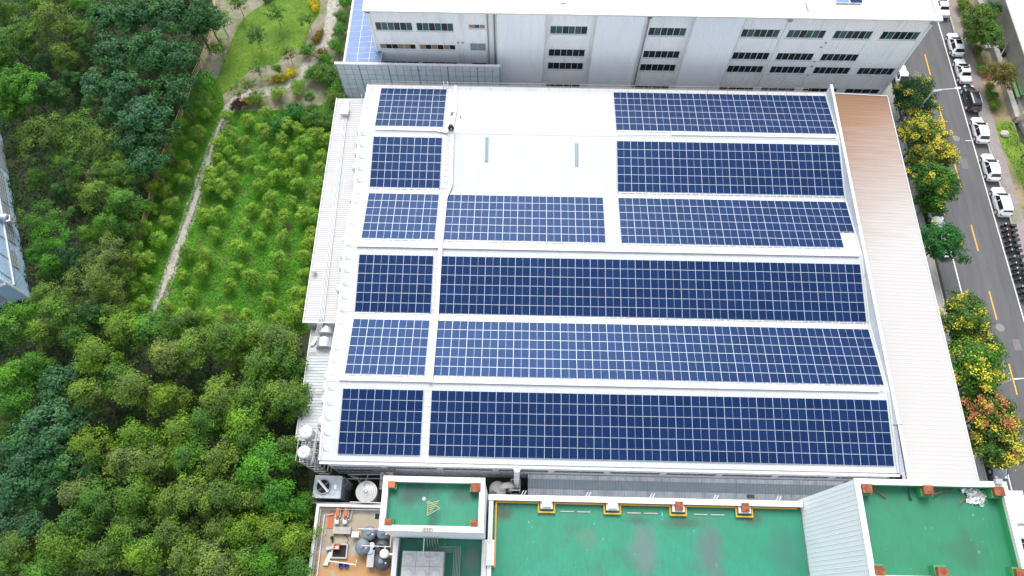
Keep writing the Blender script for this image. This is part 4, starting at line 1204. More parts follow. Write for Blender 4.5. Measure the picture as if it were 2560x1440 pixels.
tag(MB().box(p.x - .38, p.y - .28, YZ + .55, p.x + .38, p.y + .28, YZ + .8).bar((p.x - .3, p.y, YZ), (p.x - .3, p.y, YZ + .55), .06).bar((p.x + .3, p.y, YZ), (p.x + .3, p.y, YZ + .55), .06).build('dosing_box', mat('pale_green_box', (.55, .68, .6), .5)), 'pale green box on legs left of the plastic tanks', 'box')
p = at(832, 1345, YZ)
tag(MB().lathe([(.12, 0), (.12, .4), (.2, .4), (.06, .7)], (p.x, p.y, YZ), 10).bar((p.x, p.y, YZ + .3), (p.x + .1, p.y - .6, YZ + .15), .1).build('hand_valve', M['black']), 'small black valve on the yard floor', 'valve')
hs = [at(u_, v_, YZ + .04) for u_, v_ in ((858, 1332), (872, 1350), (866, 1362), (852, 1372), (842, 1385))]
tag(MB().tube(hs, .035, 6).build('hose', M['black']), 'dark hose snaking across the yard floor to the pit', 'hose')
hs = [at(u_, v_, YZ + .05) for u_, v_ in ((862, 1340), (880, 1370), (893, 1385))]
tag(MB().tube(hs, .03, 6).build('hose', M['steel']), 'grey hose slanting towards the plastic tanks', 'hose')
q0, q1 = at(818, 1402, YZ + .6), at(890, 1412, YZ + .6)
tag(MB().tube([q0, q1, q1 + Vector((0, .5, 0))], .06, 6).build('yard_pipe', M['tray']), 'white pipe crossing the lower yard', 'pipe')
for (u_, lab) in ((852, 'left dark blue crate in the lower yard'), (866, 'right dark blue crate in the lower yard')):
    p = at(u_, 1414, YZ + .3)
    tag(parapet(MB(), p.x - .22, p.y - .22, p.x + .22, p.y + .22, YZ, YZ + .4, .03).box(p.x - .19, p.y - .19, YZ, p.x + .19, p.y + .19, YZ + .1).build('crate', M['blue_plastic']), lab, 'crate', 'blue crates in the yard')
p = at(815, 1398, YZ + .4)
mb = MB()
for k in range(5): mb.bar((p.x - .3 + k * .1, p.y - .6, YZ + .1 + k * .05), (p.x + .3 + k * .05, p.y + .7, YZ + .3), .16, .05)
tag(mb.build('scrap_sheets', M['foil']), 'crumpled pale sheets leaning in the yard corner', 'scrap')
q0, q1 = at(815, 1372, YZ + .35), at(838, 1367, YZ + .35)
tag(MB().bar(q0, q1, .3, .1).build('grey_plank', M['steel']), 'grey plank reaching to the sump pit', 'plank')

# cooling tower, stainless tank, tanks on the stand (all on the ground beside the factory)
ct = thing('cooling_tower', 'square grey cooling tower with a round fan opening below the factory corner', 'cooling tower', (-20.6, -2.5, 0))
cx0, cx1, cy0, cy1, cz = -22.05, -19.25, -3.66, -1.42, 5.0
MB().box(cx0, cy0, 0, cx1, cy1, cz).build('casing', mat('cooling_casing', (.34, .38, .41), .55, dirt=(.2, .2, .2), ds=1.2), ct)
mb = MB()
cx, cy, r = -21.15, -2.5, .72
n = 24
ring_o = [(cx0 - .05, cy0 - .05), (cx1 + .05, cy0 - .05), (cx1 + .05, cy1 + .05), (cx0 - .05, cy1 + .05)]
MB().box(cx0 - .05, cy0 - .05, cz, cx1 + .05, cy1 + .05, cz + .07).build('top_deck', mat('cooling_deck', (.50, .55, .57), .5, dirt=(.3, .3, .3), ds=2), ct)
prof = MB()
prof.lathe([(r + .1, 0), (r + .1, .28), (r, .28), (r, .02)], (cx, cy, cz + .07), 28)
prof.build('fan_shroud', M['steel'], ct, True)
MB().lathe([(r * .98, 0), (.02, .005)], (cx, cy, cz + .10), 24).build('fan_throat', M['dark'], ct)
for k in range(4):
    a = math.pi / 4 + k * math.pi / 2
    dx, dy = math.cos(a), math.sin(a)
    w = .15
    MB().add([(cx + dx * .1 - dy * w * .5, cy + dy * .1 + dx * w * .5, cz + .16), (cx + dx * .1 + dy * w * .5, cy + dy * .1 - dx * w * .5, cz + .2), (cx + dx * .68 + dy * w, cy + dy * .68 - dx * w, cz + .21), (cx + dx * .68 - dy * w, cy + dy * .68 + dx * w, cz + .15)], [(0, 1, 2, 3)]).build('fan_blade', mat('fan_blade', (.08, .08, .08), .5) if k == 0 else bpy.data.materials['fan_blade'], ct)
MB().lathe([(.14, 0), (.14, .12), (.02, .14)], (cx, cy, cz + .18), 12).build('fan_hub', M['steel'], ct, True)
MB().bar((cx - .6, cy + .6, cz + .33), (cx + .6, cy - .6, cz + .33), .14, .06).bar((cx - .45, cy + .65, cz + .37), (cx + .7, cy - .5, cz + .37), .05, .04).build('motor_beam', M['alu'], ct)
MB().box(-19.95, -2.75, cz + .07, -19.7, -2.3, cz + .2).build('hatch', M['alu'], ct)
lmb = MB()
for x in (-22.05, -19.25):
    for y in (-3.66, -1.42):
        lmb.bar((x, y, cz + .07), (x, y, cz + .5), .04)
lmb.bar((-22.05, -1.42, cz + .5), (-19.25, -1.42, cz + .5), .04).bar((-22.05, -3.66, cz + .5), (-22.05, -1.42, cz + .5), .04)
lmb.build('guard_rail', M['alu'], ct)
cl = MB()
for k in range(5):
    cl.tube([(-19.1 + .45 * math.cos(t), -1.9 - k * .02 + .45 * math.sin(t), 4.9 - k * .75) for t in [i * .52 - 1.6 for i in range(10)]], .025, 5)
for i in range(5):
    t = i * 1.0 - 1.6
    cl.bar((-19.1 + .45 * math.cos(t), -1.9 + .45 * math.sin(t), 5.0), (-19.1 + .45 * math.cos(t), -1.9 + .45 * math.sin(t), 1.8), .03)
tag(cl.build('cage_ladder', M['steel']), 'caged steel ladder on the side of the cooling tower', 'ladder')
st = thing('steel_tank', 'large round stainless tank with ribbed lid right of the cooling tower', 'tank', (-16.4, -2.95, 0))
MB().lathe([(1.12, 0), (1.12, 5.1), (1.08, 5.16)], (-16.4, -2.95, 0), 32).build('tank_body', M['stainless'], st, True)
lidp = []
for k in range(6):
    a = 1.16 - k * .19
    lidp += [(a, .03 + k * .055), (a - .13, .05 + k * .055), (a - .16, .1 + k * .055)]
MB().lathe([(1.16, -.06)] + lidp + [(.02, .4)], (-16.4, -2.95, 5.18), 32).build('tank_lid', mat('ribbed_lid', (.62, .61, .57), .35, metal=.5, dirt=(.4, .36, .3), ds=3), st)
MB().lathe([(.2, 0), (.2, .1), (.13, .14), (.02, .15)], (-16.4, -2.95, 5.55), 14).build('manway', M['stainless'], st, True)
MB().bar((-16.7, -2.4, 5.5), (-16.3, -1.2, 5.6), .05).build('top_pipe', M['steel'], st)
tag(MB().box(-15.15, -2.6, 4.6, -13.75, -.75, 4.75).bar((-15.1, -2.5, 0), (-15.1, -2.5, 4.6), .1).bar((-13.8, -2.5, 0), (-13.8, -2.5, 4.6), .1).bar((-15.1, -.8, 0), (-15.1, -.8, 4.6), .1).bar((-13.8, -.8, 0), (-13.8, -.8, 4.6), .1).build('steel_platform', mat('rusty_plate', (.36, .33, .32), .7, dirt=(.25, .08, .03), ds=1.6, lo=.5, hi=.62, dmax=.9)), 'rust-stained grey steel platform behind the stair tower', 'platform')
mb = MB()
for k in range(4): mb.tube([(-18.6 + k * .3, -1.1, .5), (-18.6 + k * .3, -1.1, 3.8 - k * .3), (-17.6, -1.4 - k * .25, 3.8 - k * .3)], .06, 6)
mb.bar((-18.9, -1.0, 4.0), (-14.2, -.9, 4.2), .12).bar((-18.9, -1.4, 3.7), (-14.2, -1.3, 3.9), .1)
tag(mb.build('pipe_rack', M['steel']), 'tangle of steel pipes between the cooling tower and the round tank', 'pipe rack')
tag(MB().box(-22.6, -4.25, 0, -12.7, -4.02, 4.3).build('dividing_wall', M['concrete']), 'grey concrete wall between the cooling tower and the yard', 'wall')
sd = thing('tank_stand', 'tall galvanised steel stand at the front left factory corner', 'stand', (-22.2, 1.0, 0))
legs = [(-22.9, -.6), (-21.4, -.6), (-22.9, 2.9), (-21.4, 2.9), (-22.9, 1.2), (-21.4, 1.2)]
for (x, y) in legs: MB().bar((x, y, 0), (x, y, 9.3), .1).build('leg', M['steel'], sd)
mb = MB()
for z in (1.6, 3.2, 4.8, 6.4, 8.0, 9.3):
    for y in (-.6, 1.2, 2.9): mb.bar((-22.9, y, z), (-21.4, y, z), .08)
    for x in (-22.9, -21.4): mb.bar((x, -.6, z), (x, 2.9, z), .08)
for z in (1.6, 4.8):
    for y in (-.6,): mb.bar((-22.9, y, z), (-21.4, y, z + 1.6), .06).bar((-21.4, y, z + 1.6), (-22.9, y, z + 3.2), .06)
    for x in (-22.9, -21.4): mb.bar((x, -.6, z), (x, 2.9, z + 1.6), .06).bar((x, 2.9, z + 1.6), (x, -.6, z + 3.2), .06)
mb.build('bracing', M['steel'], sd)
mb = MB()
for k in range(19): mb.box(-22.95, -.68 + k * .2, 9.35, -21.35, -.62 + k * .2, 9.40)
mb.build('deck', M['steel'], sd)
mb = MB()
for x in (-23.0, -21.25):
    for y in (-.7, 1.15, 3.0): mb.bar((x, y, 9.36), (x, y, 10.35), .05)
    mb.bar((x, -.7, 10.35), (x, 3.0, 10.35), .05)
mb.bar((-23, 3.0, 10.35), (-21.25, 3.0, 10.35), .05)
mb.build('guard_rail', M['steel'], sd)
lb = MB()
for x in (-21.15, -20.75): lb.bar((x, 1.6, 4.9), (x, .9, 8.4), .06)
for k in range(9): lb.bar((-21.15, 1.6 - k * .078, 5.1 + k * .4), (-20.75, 1.6 - k * .078, 5.1 + k * .4), .05)
tag(lb.build('yellow_ladder', M['yellow_pipe']), 'yellow ladder between the tank stand and the factory wall', 'ladder')
for (u_, v_, lab) in ((762, 1078, 'white topped water tank on the steel stand, farther one'), (757, 1128, 'white topped water tank on the steel stand, nearer the camera')):
    p = at(u_, v_, 11.2)
    t = thing('water_tank', lab, 'water tank', (p.x, p.y, 9.36), 'water tanks on the steel stand')
    prof = [(.64, 0)]
    for k in range(6): prof += [(.66, .05 + k * .22), (.64, .13 + k * .22)]
    MB().lathe(prof + [(.66, 1.4)], (p.x, p.y, 9.36), 24).build('tank_body', M['stainless'], t, True)
    MB().lathe([(.68, 0), (.66, .06), (.5, .22), (.28, .32), (.02, .35)], (p.x, p.y, 10.76), 24).build('tank_dome', M['plastic_white'], t, True)
    MB().lathe([(.2, 0), (.2, .08), (.02, .1)], (p.x, p.y, 11.08), 12).build('tank_lid', M['tray'], t, True)
    MB().tube([(p.x + .2, p.y, 11.0), (p.x + .75, p.y + .1, 11.0), (p.x + .8, p.y + .1, 9.4)], .03, 6).build('inlet_pipe', M['steel'], t)

# canopy, scrubber and stack in the lane
cn = thing('lane_canopy', 'long grey corrugated canopy with a translucent strip along the lane', 'canopy', (20, -1.6, 0))
u = Vector((0, -2.6, -.5))
x0, x1 = 1.15, 36.5
nv = Vector((0, -.19, 1))
o0 = Vector((x0, -.36, 3.05))
for (t0, t1, mt, nme) in ((0, .2, M['canopy'], 'canopy_sheet'), (.2, .58, M['skylight'], 'translucent_sheet'), (.58, 1, M['canopy'], 'canopy_sheet')):
    q = o0 + u * t0 + (Vector((0, 0, .0)) if nme == 'canopy_sheet' else Vector((0, 0, -.02)))
    MB().ribs(q, u, (1, 0, 0), nv, u.length * (t1 - t0), x1 - x0, .32, .05, thick=.02).build(nme, mt, cn)
for t in (.2, .58):
    q = o0 + u * t + Vector((0, 0, .06)); MB().bar(q, q + Vector((x1 - x0, 0, 0)), .05, .03).build('joint_strip', M['steel'], cn)
for k in range(8):
    MB().bar((x0 + .2 + k * 5, -2.8, 0), (x0 + .2 + k * 5, -2.8, 2.4), .1).build('post', M['steel'], cn)
sc_ = thing('scrubber', 'cream round scrubber vessel with a fat elbow duct in the lane', 'scrubber', (-2.3, -2.3, 0))
MB().lathe([(.95, 0), (.95, 3.6), (.9, 3.9), (.7, 4.15), (.4, 4.3), (.02, 4.35)], (-2.2, -2.2, 0), 24).build('vessel', M['plastic_white'], sc_, True)
el = [(-1.9, -2.2, 4.0), (-1.75, -2.1, 4.7), (-1.4, -1.95, 4.95), (-1.0, -1.85, 4.9), (-.75, -1.9, 4.5), (-.7, -2.0, 3.8), (-.9, -2.1, 3.0)]
MB().tube(el, .34, 12).build('elbow_duct', M['plastic_white'], sc_, True)
MB().bar((-2.95, -2.6, 4.45), (-2.35, -2.9, 4.45), .5, .05).build('inspection_hatch', mat('hatch_grey', (.16, .14, .13), .7), sc_)
sk = thing('chimney_stack', 'white round chimney stack with a dark open top in the lane', 'chimney', (-.25, -1.9, 0))
q = at(1293, 1170, 9.6)
MB().tube([(-.14, -1.6, 1.0), (-.14, -1.6, 13.4)], .30, 18, cap=False).build('stack', M['tray'], sk, True)
MB().lathe([(.32, 0), (.34, .1), (.26, .1), (.24, -.3)], (-.14, -1.6, 13.4), 18).build('stack_rim', M['tray'], sk, True)
MB().lathe([(.235, 0), (.02, .001)], (-.14, -1.6, 13.3), 18).build('stack_mouth', M['dark'], sk)
mb = MB()
for x in (-.75, .25):
    for y in (-2.4, -1.2): mb.bar((x, y, 0), (x, y, 4.6), .07)
for z in (2.0, 4.6):
    for y in (-2.4, -1.2): mb.bar((-.75, y, z), (.25, y, z), .07)
    for x in (-.75, .25): mb.bar((x, -2.4, z), (x, -1.2, z), .07)
for k in range(4): mb.bar((-.75, -2.3 + k * .3, 4.62), (.25, -2.3 + k * .3, 4.62), .05)
mb.build('support_frame', M['tray'], sk)
tag(MB().box(23.7, -3.25, 8.7, 24.35, -2.9, 9.15).build('dark_lamp', M['black']), 'small dark floodlight behind the right end of the low parapet', 'floodlight')

# ------------------------------------------------------------------ foliage
def leaf_mesh(name, cen, nrm, tint, size, rng, mats, matidx=None, aspect=.55):
    n = len(cen)
    nrm = nrm / (np.linalg.norm(nrm, axis=1, keepdims=True) + 1e-9)
    ref = rng.normal(size=(n, 3))
    a = np.cross(nrm, ref); a /= (np.linalg.norm(a, axis=1, keepdims=True) + 1e-9)
    b = np.cross(nrm, a)
    s = (size * rng.uniform(.7, 1.3, n))[:, None]
    droop = nrm * s * .14
    v = np.stack([cen + a * s * .5 - droop, cen + b * s * .5 * aspect, cen - a * s * .5 - droop, cen - b * s * .5 * aspect], 1).reshape(-1, 3)
    me = bpy.data.meshes.new(name)
    me.vertices.add(n * 4); me.loops.add(n * 4); me.polygons.add(n)
    me.vertices.foreach_set('co', v.ravel())
    me.loops.foreach_set('vertex_index', np.arange(n * 4, dtype=np.int32))
    me.polygons.foreach_set('loop_start', np.arange(0, n * 4, 4, dtype=np.int32))
    for mt in mats: me.materials.append(mt)
    if matidx is not None: me.polygons.foreach_set('material_index', matidx.astype(np.int32))
    at_ = me.attributes.new('tint', 'FLOAT', 'FACE')
    at_.data.foreach_set('value', tint.astype(np.float32))
    me.update(calc_edges=True)
    return me


def crown_pts(rng, rx, rz, zc, nclump, per, cr, leaf, shape='round', tip=.35, ry=None, lobes=True):
    """leaf centres, normals, tints for one crown; clumps sit on an uneven shell with gaps"""
    ry = ry or rx
    C, Nn, T = [], [], []
    ph = rng.uniform(0, 6.28, 6)
    cc = []
    for k in range(nclump):
        for _ in range(20):
            d = rng.normal(size=3); d /= np.linalg.norm(d)
            if shape == 'round' and d[2] > -.45: break
            if shape == 'dome' and d[2] > -.15: break
            if shape == 'tall' and d[2] > -.6: break
            if shape == 'spread' and -.3 < d[2] < .8: break
        az = math.atan2(d[1], d[0])
        lob = 1 + .17 * math.sin(2 * az + ph[0]) + .13 * math.sin(3 * az + ph[1]) + .1 * math.sin(5 * az + ph[2])
        rad = rng.uniform(.52, 1.0) if rng.random() > .22 else rng.uniform(.2, .6)
        if shape == 'tall': lob *= 1.12 - .55 * max(d[2], 0)
        c = np.array([d[0] * rx * rad * lob, d[1] * ry * rad * lob, zc + d[2] * rz * rad])
        r = cr * rng.uniform(.65, 1.35)
        t = rng.random() ** 1.3 * (1.0 if rng.random() < tip else .4)
        m_ = int(per * (r / cr) ** 2)
        q = rng.normal(size=(m_, 3)); q /= np.linalg.norm(q, axis=1, keepdims=True)
        q[:, 2] = np.where(q[:, 2] < -.25, -q[:, 2], q[:, 2])
        rr = rng.uniform(.25, 1.25, m_)[:, None] * r
        pos = c + q * rr * np.array([1, 1, .75])
        C.append(pos)
        out = d * .6 + q * .75 + np.array([0, 0, .4]) + rng.normal(size=(m_, 3)) * .45
        Nn.append(out)
        T.append(np.clip(t + rng.normal(0, .12, m_), 0, 1))
        cc.append(c)
    return np.concatenate(C), np.concatenate(Nn), np.concatenate(T), cc


def trunk_mesh(name, rng, h, r, cc, nb=7, lean=.0):
    mb = MB()
    top = (lean * h, rng.normal(0, .03) * h, h)
    mb.tube([(0, 0, -.1), (lean * h * .4, rng.normal(0, .02) * h, h * .5), top], [r, r * .72, r * .45], 8)
    idx = rng.choice(len(cc), min(nb, len(cc)), replace=False)
    for i in idx:
        c = cc[i]
        b0 = np.array(top) * rng.uniform(.55, .95)
        mid = (b0 + c) / 2 + np.array([0, 0, -.12 * h * rng.random()])
        mb.tube([tuple(b0), tuple(mid), tuple(c)], [r * .4, r * .26, r * .1], 5)
    return mb.mesh(name, M['bark'])


def kind_meshes(name, n, seed, **kw):
    out = []
    for i in range(n):
        rng = np.random.default_rng(seed + i)
        th = kw.get('th', 4.0); tr = kw.get('tr', .16); leaf = kw['leaf']
        k2 = {k: v for k, v in kw.items() if k not in ('th', 'tr', 'bloom', 'bleaf', 'aspect')}
        c, nn, t, cc = crown_pts(rng, **k2)
        me = leaf_mesh(name + '_crown', c, nn, t, leaf, rng, [M['leaf']], aspect=kw.get('aspect', .55))
        tk = trunk_mesh(name + '_trunk', rng, th, tr, cc)
        out.append((me, tk, cc, rng))
    return out


KINDS = {
    'forest': kind_meshes('forest', 6, 100, rx=2.25, rz=3.3, zc=6.0, nclump=58, per=60, cr=.66, leaf=.25, th=6.4, tr=.16, tip=.6, shape='tall'),
    'dark': kind_meshes('dark', 4, 200, rx=2.8, rz=2.0, zc=6.2, nclump=60, per=54, cr=.64, leaf=.37, th=6.0, tr=.18, shape='dome', tip=.18, aspect=.5),
    'feather': kind_meshes('feather', 3, 300, rx=3.0, rz=1.9, zc=5.6, nclump=60, per=56, cr=.6, leaf=.26, th=5.4, tr=.18, shape='spread', tip=.55, aspect=.35),
    'round': kind_meshes('round', 2, 400, rx=3.0, rz=2.3, zc=5.4, nclump=80, per=56, cr=.55, leaf=.27, th=5.0, tr=.2, shape='dome', tip=.6),
    'young': kind_meshes('young', 5, 500, rx=1.0, rz=.85, zc=1.5, nclump=44, per=34, cr=.32, leaf=.17, th=1.5, tr=.05, tip=.8),
    'bush': kind_meshes('bush', 3, 600, rx=1.25, rz=.9, zc=.9, nclump=56, per=36, cr=.36, leaf=.17, th=.8, tr=.06, shape='dome', tip=.5),
    'sapling': kind_meshes('sapling', 3, 700, rx=1.25, rz=1.35, zc=2.3, nclump=40, per=26, cr=.36, leaf=.17, th=2.6, tr=.045, tip=.5),
    'street': kind_meshes('street', 3, 800, rx=2.75, rz=2.3, zc=4.2, nclump=140, per=42, cr=.58, leaf=.28, th=4.0, tr=.13, tip=.35),
}
rt = random.Random(11)
FOL = dict(dark=(.034, .110, .036), dark2=(.032, .094, .028), mid=(.070, .148, .026), olive=(.094, .148, .030), pale=(.115, .160, .050), lime=(.096, .172, .020), bright=(.062, .170, .018), shrub=(.150, .250, .034), bluegreen=(.040, .115, .048), gold=(.34, .29, .016), brown=(.12, .095, .028), maroon=(.06, .022, .02), emerald=(.028, .14, .026))


def plant(kind, name, x, y, s, col, lab, cat, group=None, z=0.0, sz=None):
    me, tk, cc, rng = rt.choice(KINDS[kind])
    t = thing(name, lab, cat, (x, y, z), group, rt.uniform(0, 6.28))
    sz = sz or s
    t.scale = (s, s, sz)
    cr = link('crown', me, t)
    j = rt.uniform(.88, 1.12)
    cr.color = (col[0] * j, col[1] * j, col[2] * j, 1)
    link('trunk', tk, t)
    return t


# young trees of the grove, as surveyed
YOUNG = [(567, 290), (620, 302), (667, 282), (747, 322), (717, 313), (660, 327), (583, 337), (610, 353), (550, 360), (707, 350), (793, 340), (573, 377), (660, 370), (763, 362), (543, 393), (593, 400),
         (627, 402), (697, 397), (727, 380), (753, 403), (803, 390), (652, 427), (580, 447), (527, 437), (557, 417), (722, 443), (687, 443), (743, 462), (647, 467), (803, 430), (550, 467), (520, 467), (567, 487), (548, 535), (510, 540), (628, 520),
         (680, 497), (730, 503), (787, 497), (667, 545), (713, 543), (757, 537), (787, 540), (613, 560), (537, 583), (600, 617), (647, 593), (708, 593), (517, 640), (590, 667), (697, 650), (767, 643), (780, 587), (760, 687), (505, 682), (573, 713), (633, 695),
         (680, 697), (747, 733), (670, 753), (563, 777), (613, 790), (743, 787), (470, 630), (453, 687), (477, 740), (423, 770), (467, 790), (800, 470), (776, 610), (752, 760), (700, 800), (640, 820), (815, 350), (520, 800)]
YT_ = []
for i, (u_, v_) in enumerate(YOUNG):
    p = at(u_, v_, 1.3)
    YT_.append((plant('young', 'young_tree', p.x, p.y, rt.uniform(.8, 1.2), FOL['shrub'], 'young tree', 'tree', 'young trees of the grove right of the path'), 'young grove tree'))
for (u_, v_) in [(513, 282), (497, 330), (477, 370), (452, 307), (440, 345), (423, 388), (463, 417), (455, 450), (407, 437), (387, 470), (377, 520), (433, 510), (417, 555), (363, 573), (400, 602), (340, 623), (377, 647), (367, 700), (330, 723), (357, 757), (415, 480), (330, 770), (350, 655)]:
    p = at(u_, v_, 1.3)
    YT_.append((plant('young', 'young_tree', p.x, p.y, rt.uniform(.75, 1.05) * (1.1 if v_ > 560 else 1), FOL['shrub'], 'young tree', 'tree', 'young trees left of the path'), 'grass strip young tree'))
for (u_, v_, s, lab) in ((730, 282, 1.35, 'low broad emerald shrub at the top edge of the grove'), (782, 296, 1.35, 'large olive green shrub at the top edge of the grove'), (820, 305, 1.2, 'olive shrub beside the annex at the top of the grove'), (700, 318, 1.2, 'emerald shrub left of the large olive shrub')):
    p = at(u_, v_, 1.0)
    plant('bush', 'shrub', p.x, p.y, s, FOL['emerald'] if 'emerald' in lab else FOL['mid'], lab, 'shrub')
for (u_, v_, s, c, k, lab) in ((772, 128, 1.0, 'bright', 'bush', 'round bright green shrub between lawn and garden path'), (803, 138, .95, 'brown', 'bush', 'round bronze shrub right of the garden path'), (817, 152, 1.0, 'bright', 'bush', 'round green shrub in front of the bronze shrub'),
        (745, 218, 1.0, 'shrub', 'bush', 'round lime green shrub below the yellow hedge, right one'), (698, 234, 1.0, 'shrub', 'bush', 'round lime green shrub on bare soil below the yellow hedge'), (773, 242, .9, 'mid', 'young', 'young olive tree right of the lime shrubs'),
        (645, 247, 1.0, 'lime', 'bush', 'low lime shrub beside the small golden bush'), (618, 250, .6, 'gold', 'bush', 'small golden bush beside the maroon shrub'), (593, 262, .85, 'maroon', 'bush', 'dark maroon shrub at the bend of the path'),
        (785, 186, 1.15, 'bright', 'bush', 'bright green shrub below the garden path bend'), (826, 200, 1.5, 'mid', 'bush', 'large pale-tipped shrub beside the glass screen'), (810, 190, 1.2, 'olive', 'bush', 'olive shrub left of the large pale-tipped shrub'),
        (842, 118, 1.05, 'bright', 'bush', 'green shrub left of the solar canopy, nearest the screen'), (852, 78, 1.0, 'bright', 'bush', 'green shrub left of the solar canopy, second from the screen'), (855, 45, 1.0, 'mid', 'bush', 'green shrub left of the solar canopy, third from the screen'), (868, 8, 1.1, 'bright', 'bush', 'green shrub left of the solar canopy at the top of the view'),
        (835, 250, 1.2, 'olive', 'bush', 'brownish scrub at the far left corner of the annex'), (692, 170, .8, 'lime', 'young', 'small lime tree behind the yellow hedge'), (845, 225, 1.2, 'bright', 'bush', 'dense green shrub under the glass screen edge')):
    p = at(u_, v_, .8 if k == 'bush' else 1.3)
    plant(k, 'shrub' if k == 'bush' else 'young_tree', p.x, p.y, s, FOL[c], lab, 'shrub' if k == 'bush' else 'tree')
for (u_, v_, s, c, lab) in ((640, 92, 1.25, 'dark2', 'slender dark tree standing in the middle of the lawn'), (690, 35, 1.25, 'mid', 'slender light green tree at the far end of the lawn'), (768, 45, 1.0, 'mid', 'thin young tree at the right edge of the lawn'), (720, 130, 1.0, 'olive', 'thin tree at the lower right edge of the lawn'),
        (640, 165, 1.0, 'mid', 'thin tree at the lower edge of the lawn'), (620, 205, .9, 'olive', 'thin olive tree on bare soil below the lawn'), (590, 222, 1.1, 'lime', 'airy lime tree between lawn and path'), (545, 122, 1.2, 'lime', 'bright lime tree beside the bamboo fence'), (520, 215, 1.5, 'bright', 'bright green tree left of the lawn tip'),
        (595, 8, 1.2, 'mid', 'green tree at the top of the sandy bed'), (555, 60, 1.5, 'mid', 'green tree on the sandy bed beside the bamboo fence'), (490, 250, 1.0, 'mid', 'small green tree between the fence and the lawn tip')):
    p = at(u_, v_, 2.6)
    plant('sapling', 'slender_tree', p.x, p.y, s, FOL[c], lab, 'tree')


YM = [('the maroon shrub', xy(593, 262)), ('the white pull box', (-24, 46)), ('the small metal roof vent', (-25, 22.5)), ('the near end of the path', (-47, 19.5)), ('the duct hoods', (-24, 15)), ('the emerald shrub', xy(730, 282)), ('the middle of the path', xy(505, 450)), ('the centre of the grove', xy(640, 560)),
      ('the far end of the annex conduits', (-24.4, 38)), ('the bamboo fence near end', xy(300, 770)), ('the bamboo fence centre', xy(380, 490))]


def hedge(u0, v0, u1, v1, w, h, col, lab, seed, tipcol=True):
    rng = np.random.default_rng(seed)
    a, b = at(u0, v0, h / 2), at(u1, v1, h / 2)
    L = (b - a).length
    mid = (a + b) / 2
    c, nn, t, cc = crown_pts(rng, L / 2, h * .55, h * .45, int(26 * L), 30, .28, .15, 'dome', .6, ry=w / 2)
    th = thing('hedge', lab, 'hedge', (mid.x, mid.y, 0), None, math.atan2(b.y - a.y, b.x - a.x))
    cr = link('foliage', leaf_mesh('hedge', c, nn, t, .15, rng, [M['leaf']]), th)
    cr.color = (*col, 1)
    mb = MB()
    for k in range(5): mb.tube([((k - 2) * L / 6, 0, 0), ((k - 2) * L / 6, 0, h * .6)], .04, 5)
    link('stems', mb.mesh('hedge_stems', M['bark']), th)
    return th


hedge(672, 206, 722, 190, 1.3, 1.0, (.20, .165, .014), 'clipped golden brown hedge beside the garden path, left part', 1)
hedge(712, 190, 742, 176, 1.3, 1.0, (.46, .37, .015), 'bright yellow end of the clipped hedge beside the garden path', 2)
hedge(780, 107, 808, 75, 1.2, 1.0, (.16, .12, .02), 'bronze yellow hedge between the lawn and the garden path', 3)
hedge(786, 30, 784, -10, 1.2, 1.0, (.42, .34, .016), 'yellow hedge right of the lawn at the top of the view', 4)
hedge(655, 0, 690, -12, 1.2, 1.0, (.08, .06, .02), 'bronze hedge behind the lawn at the top of the view', 5)

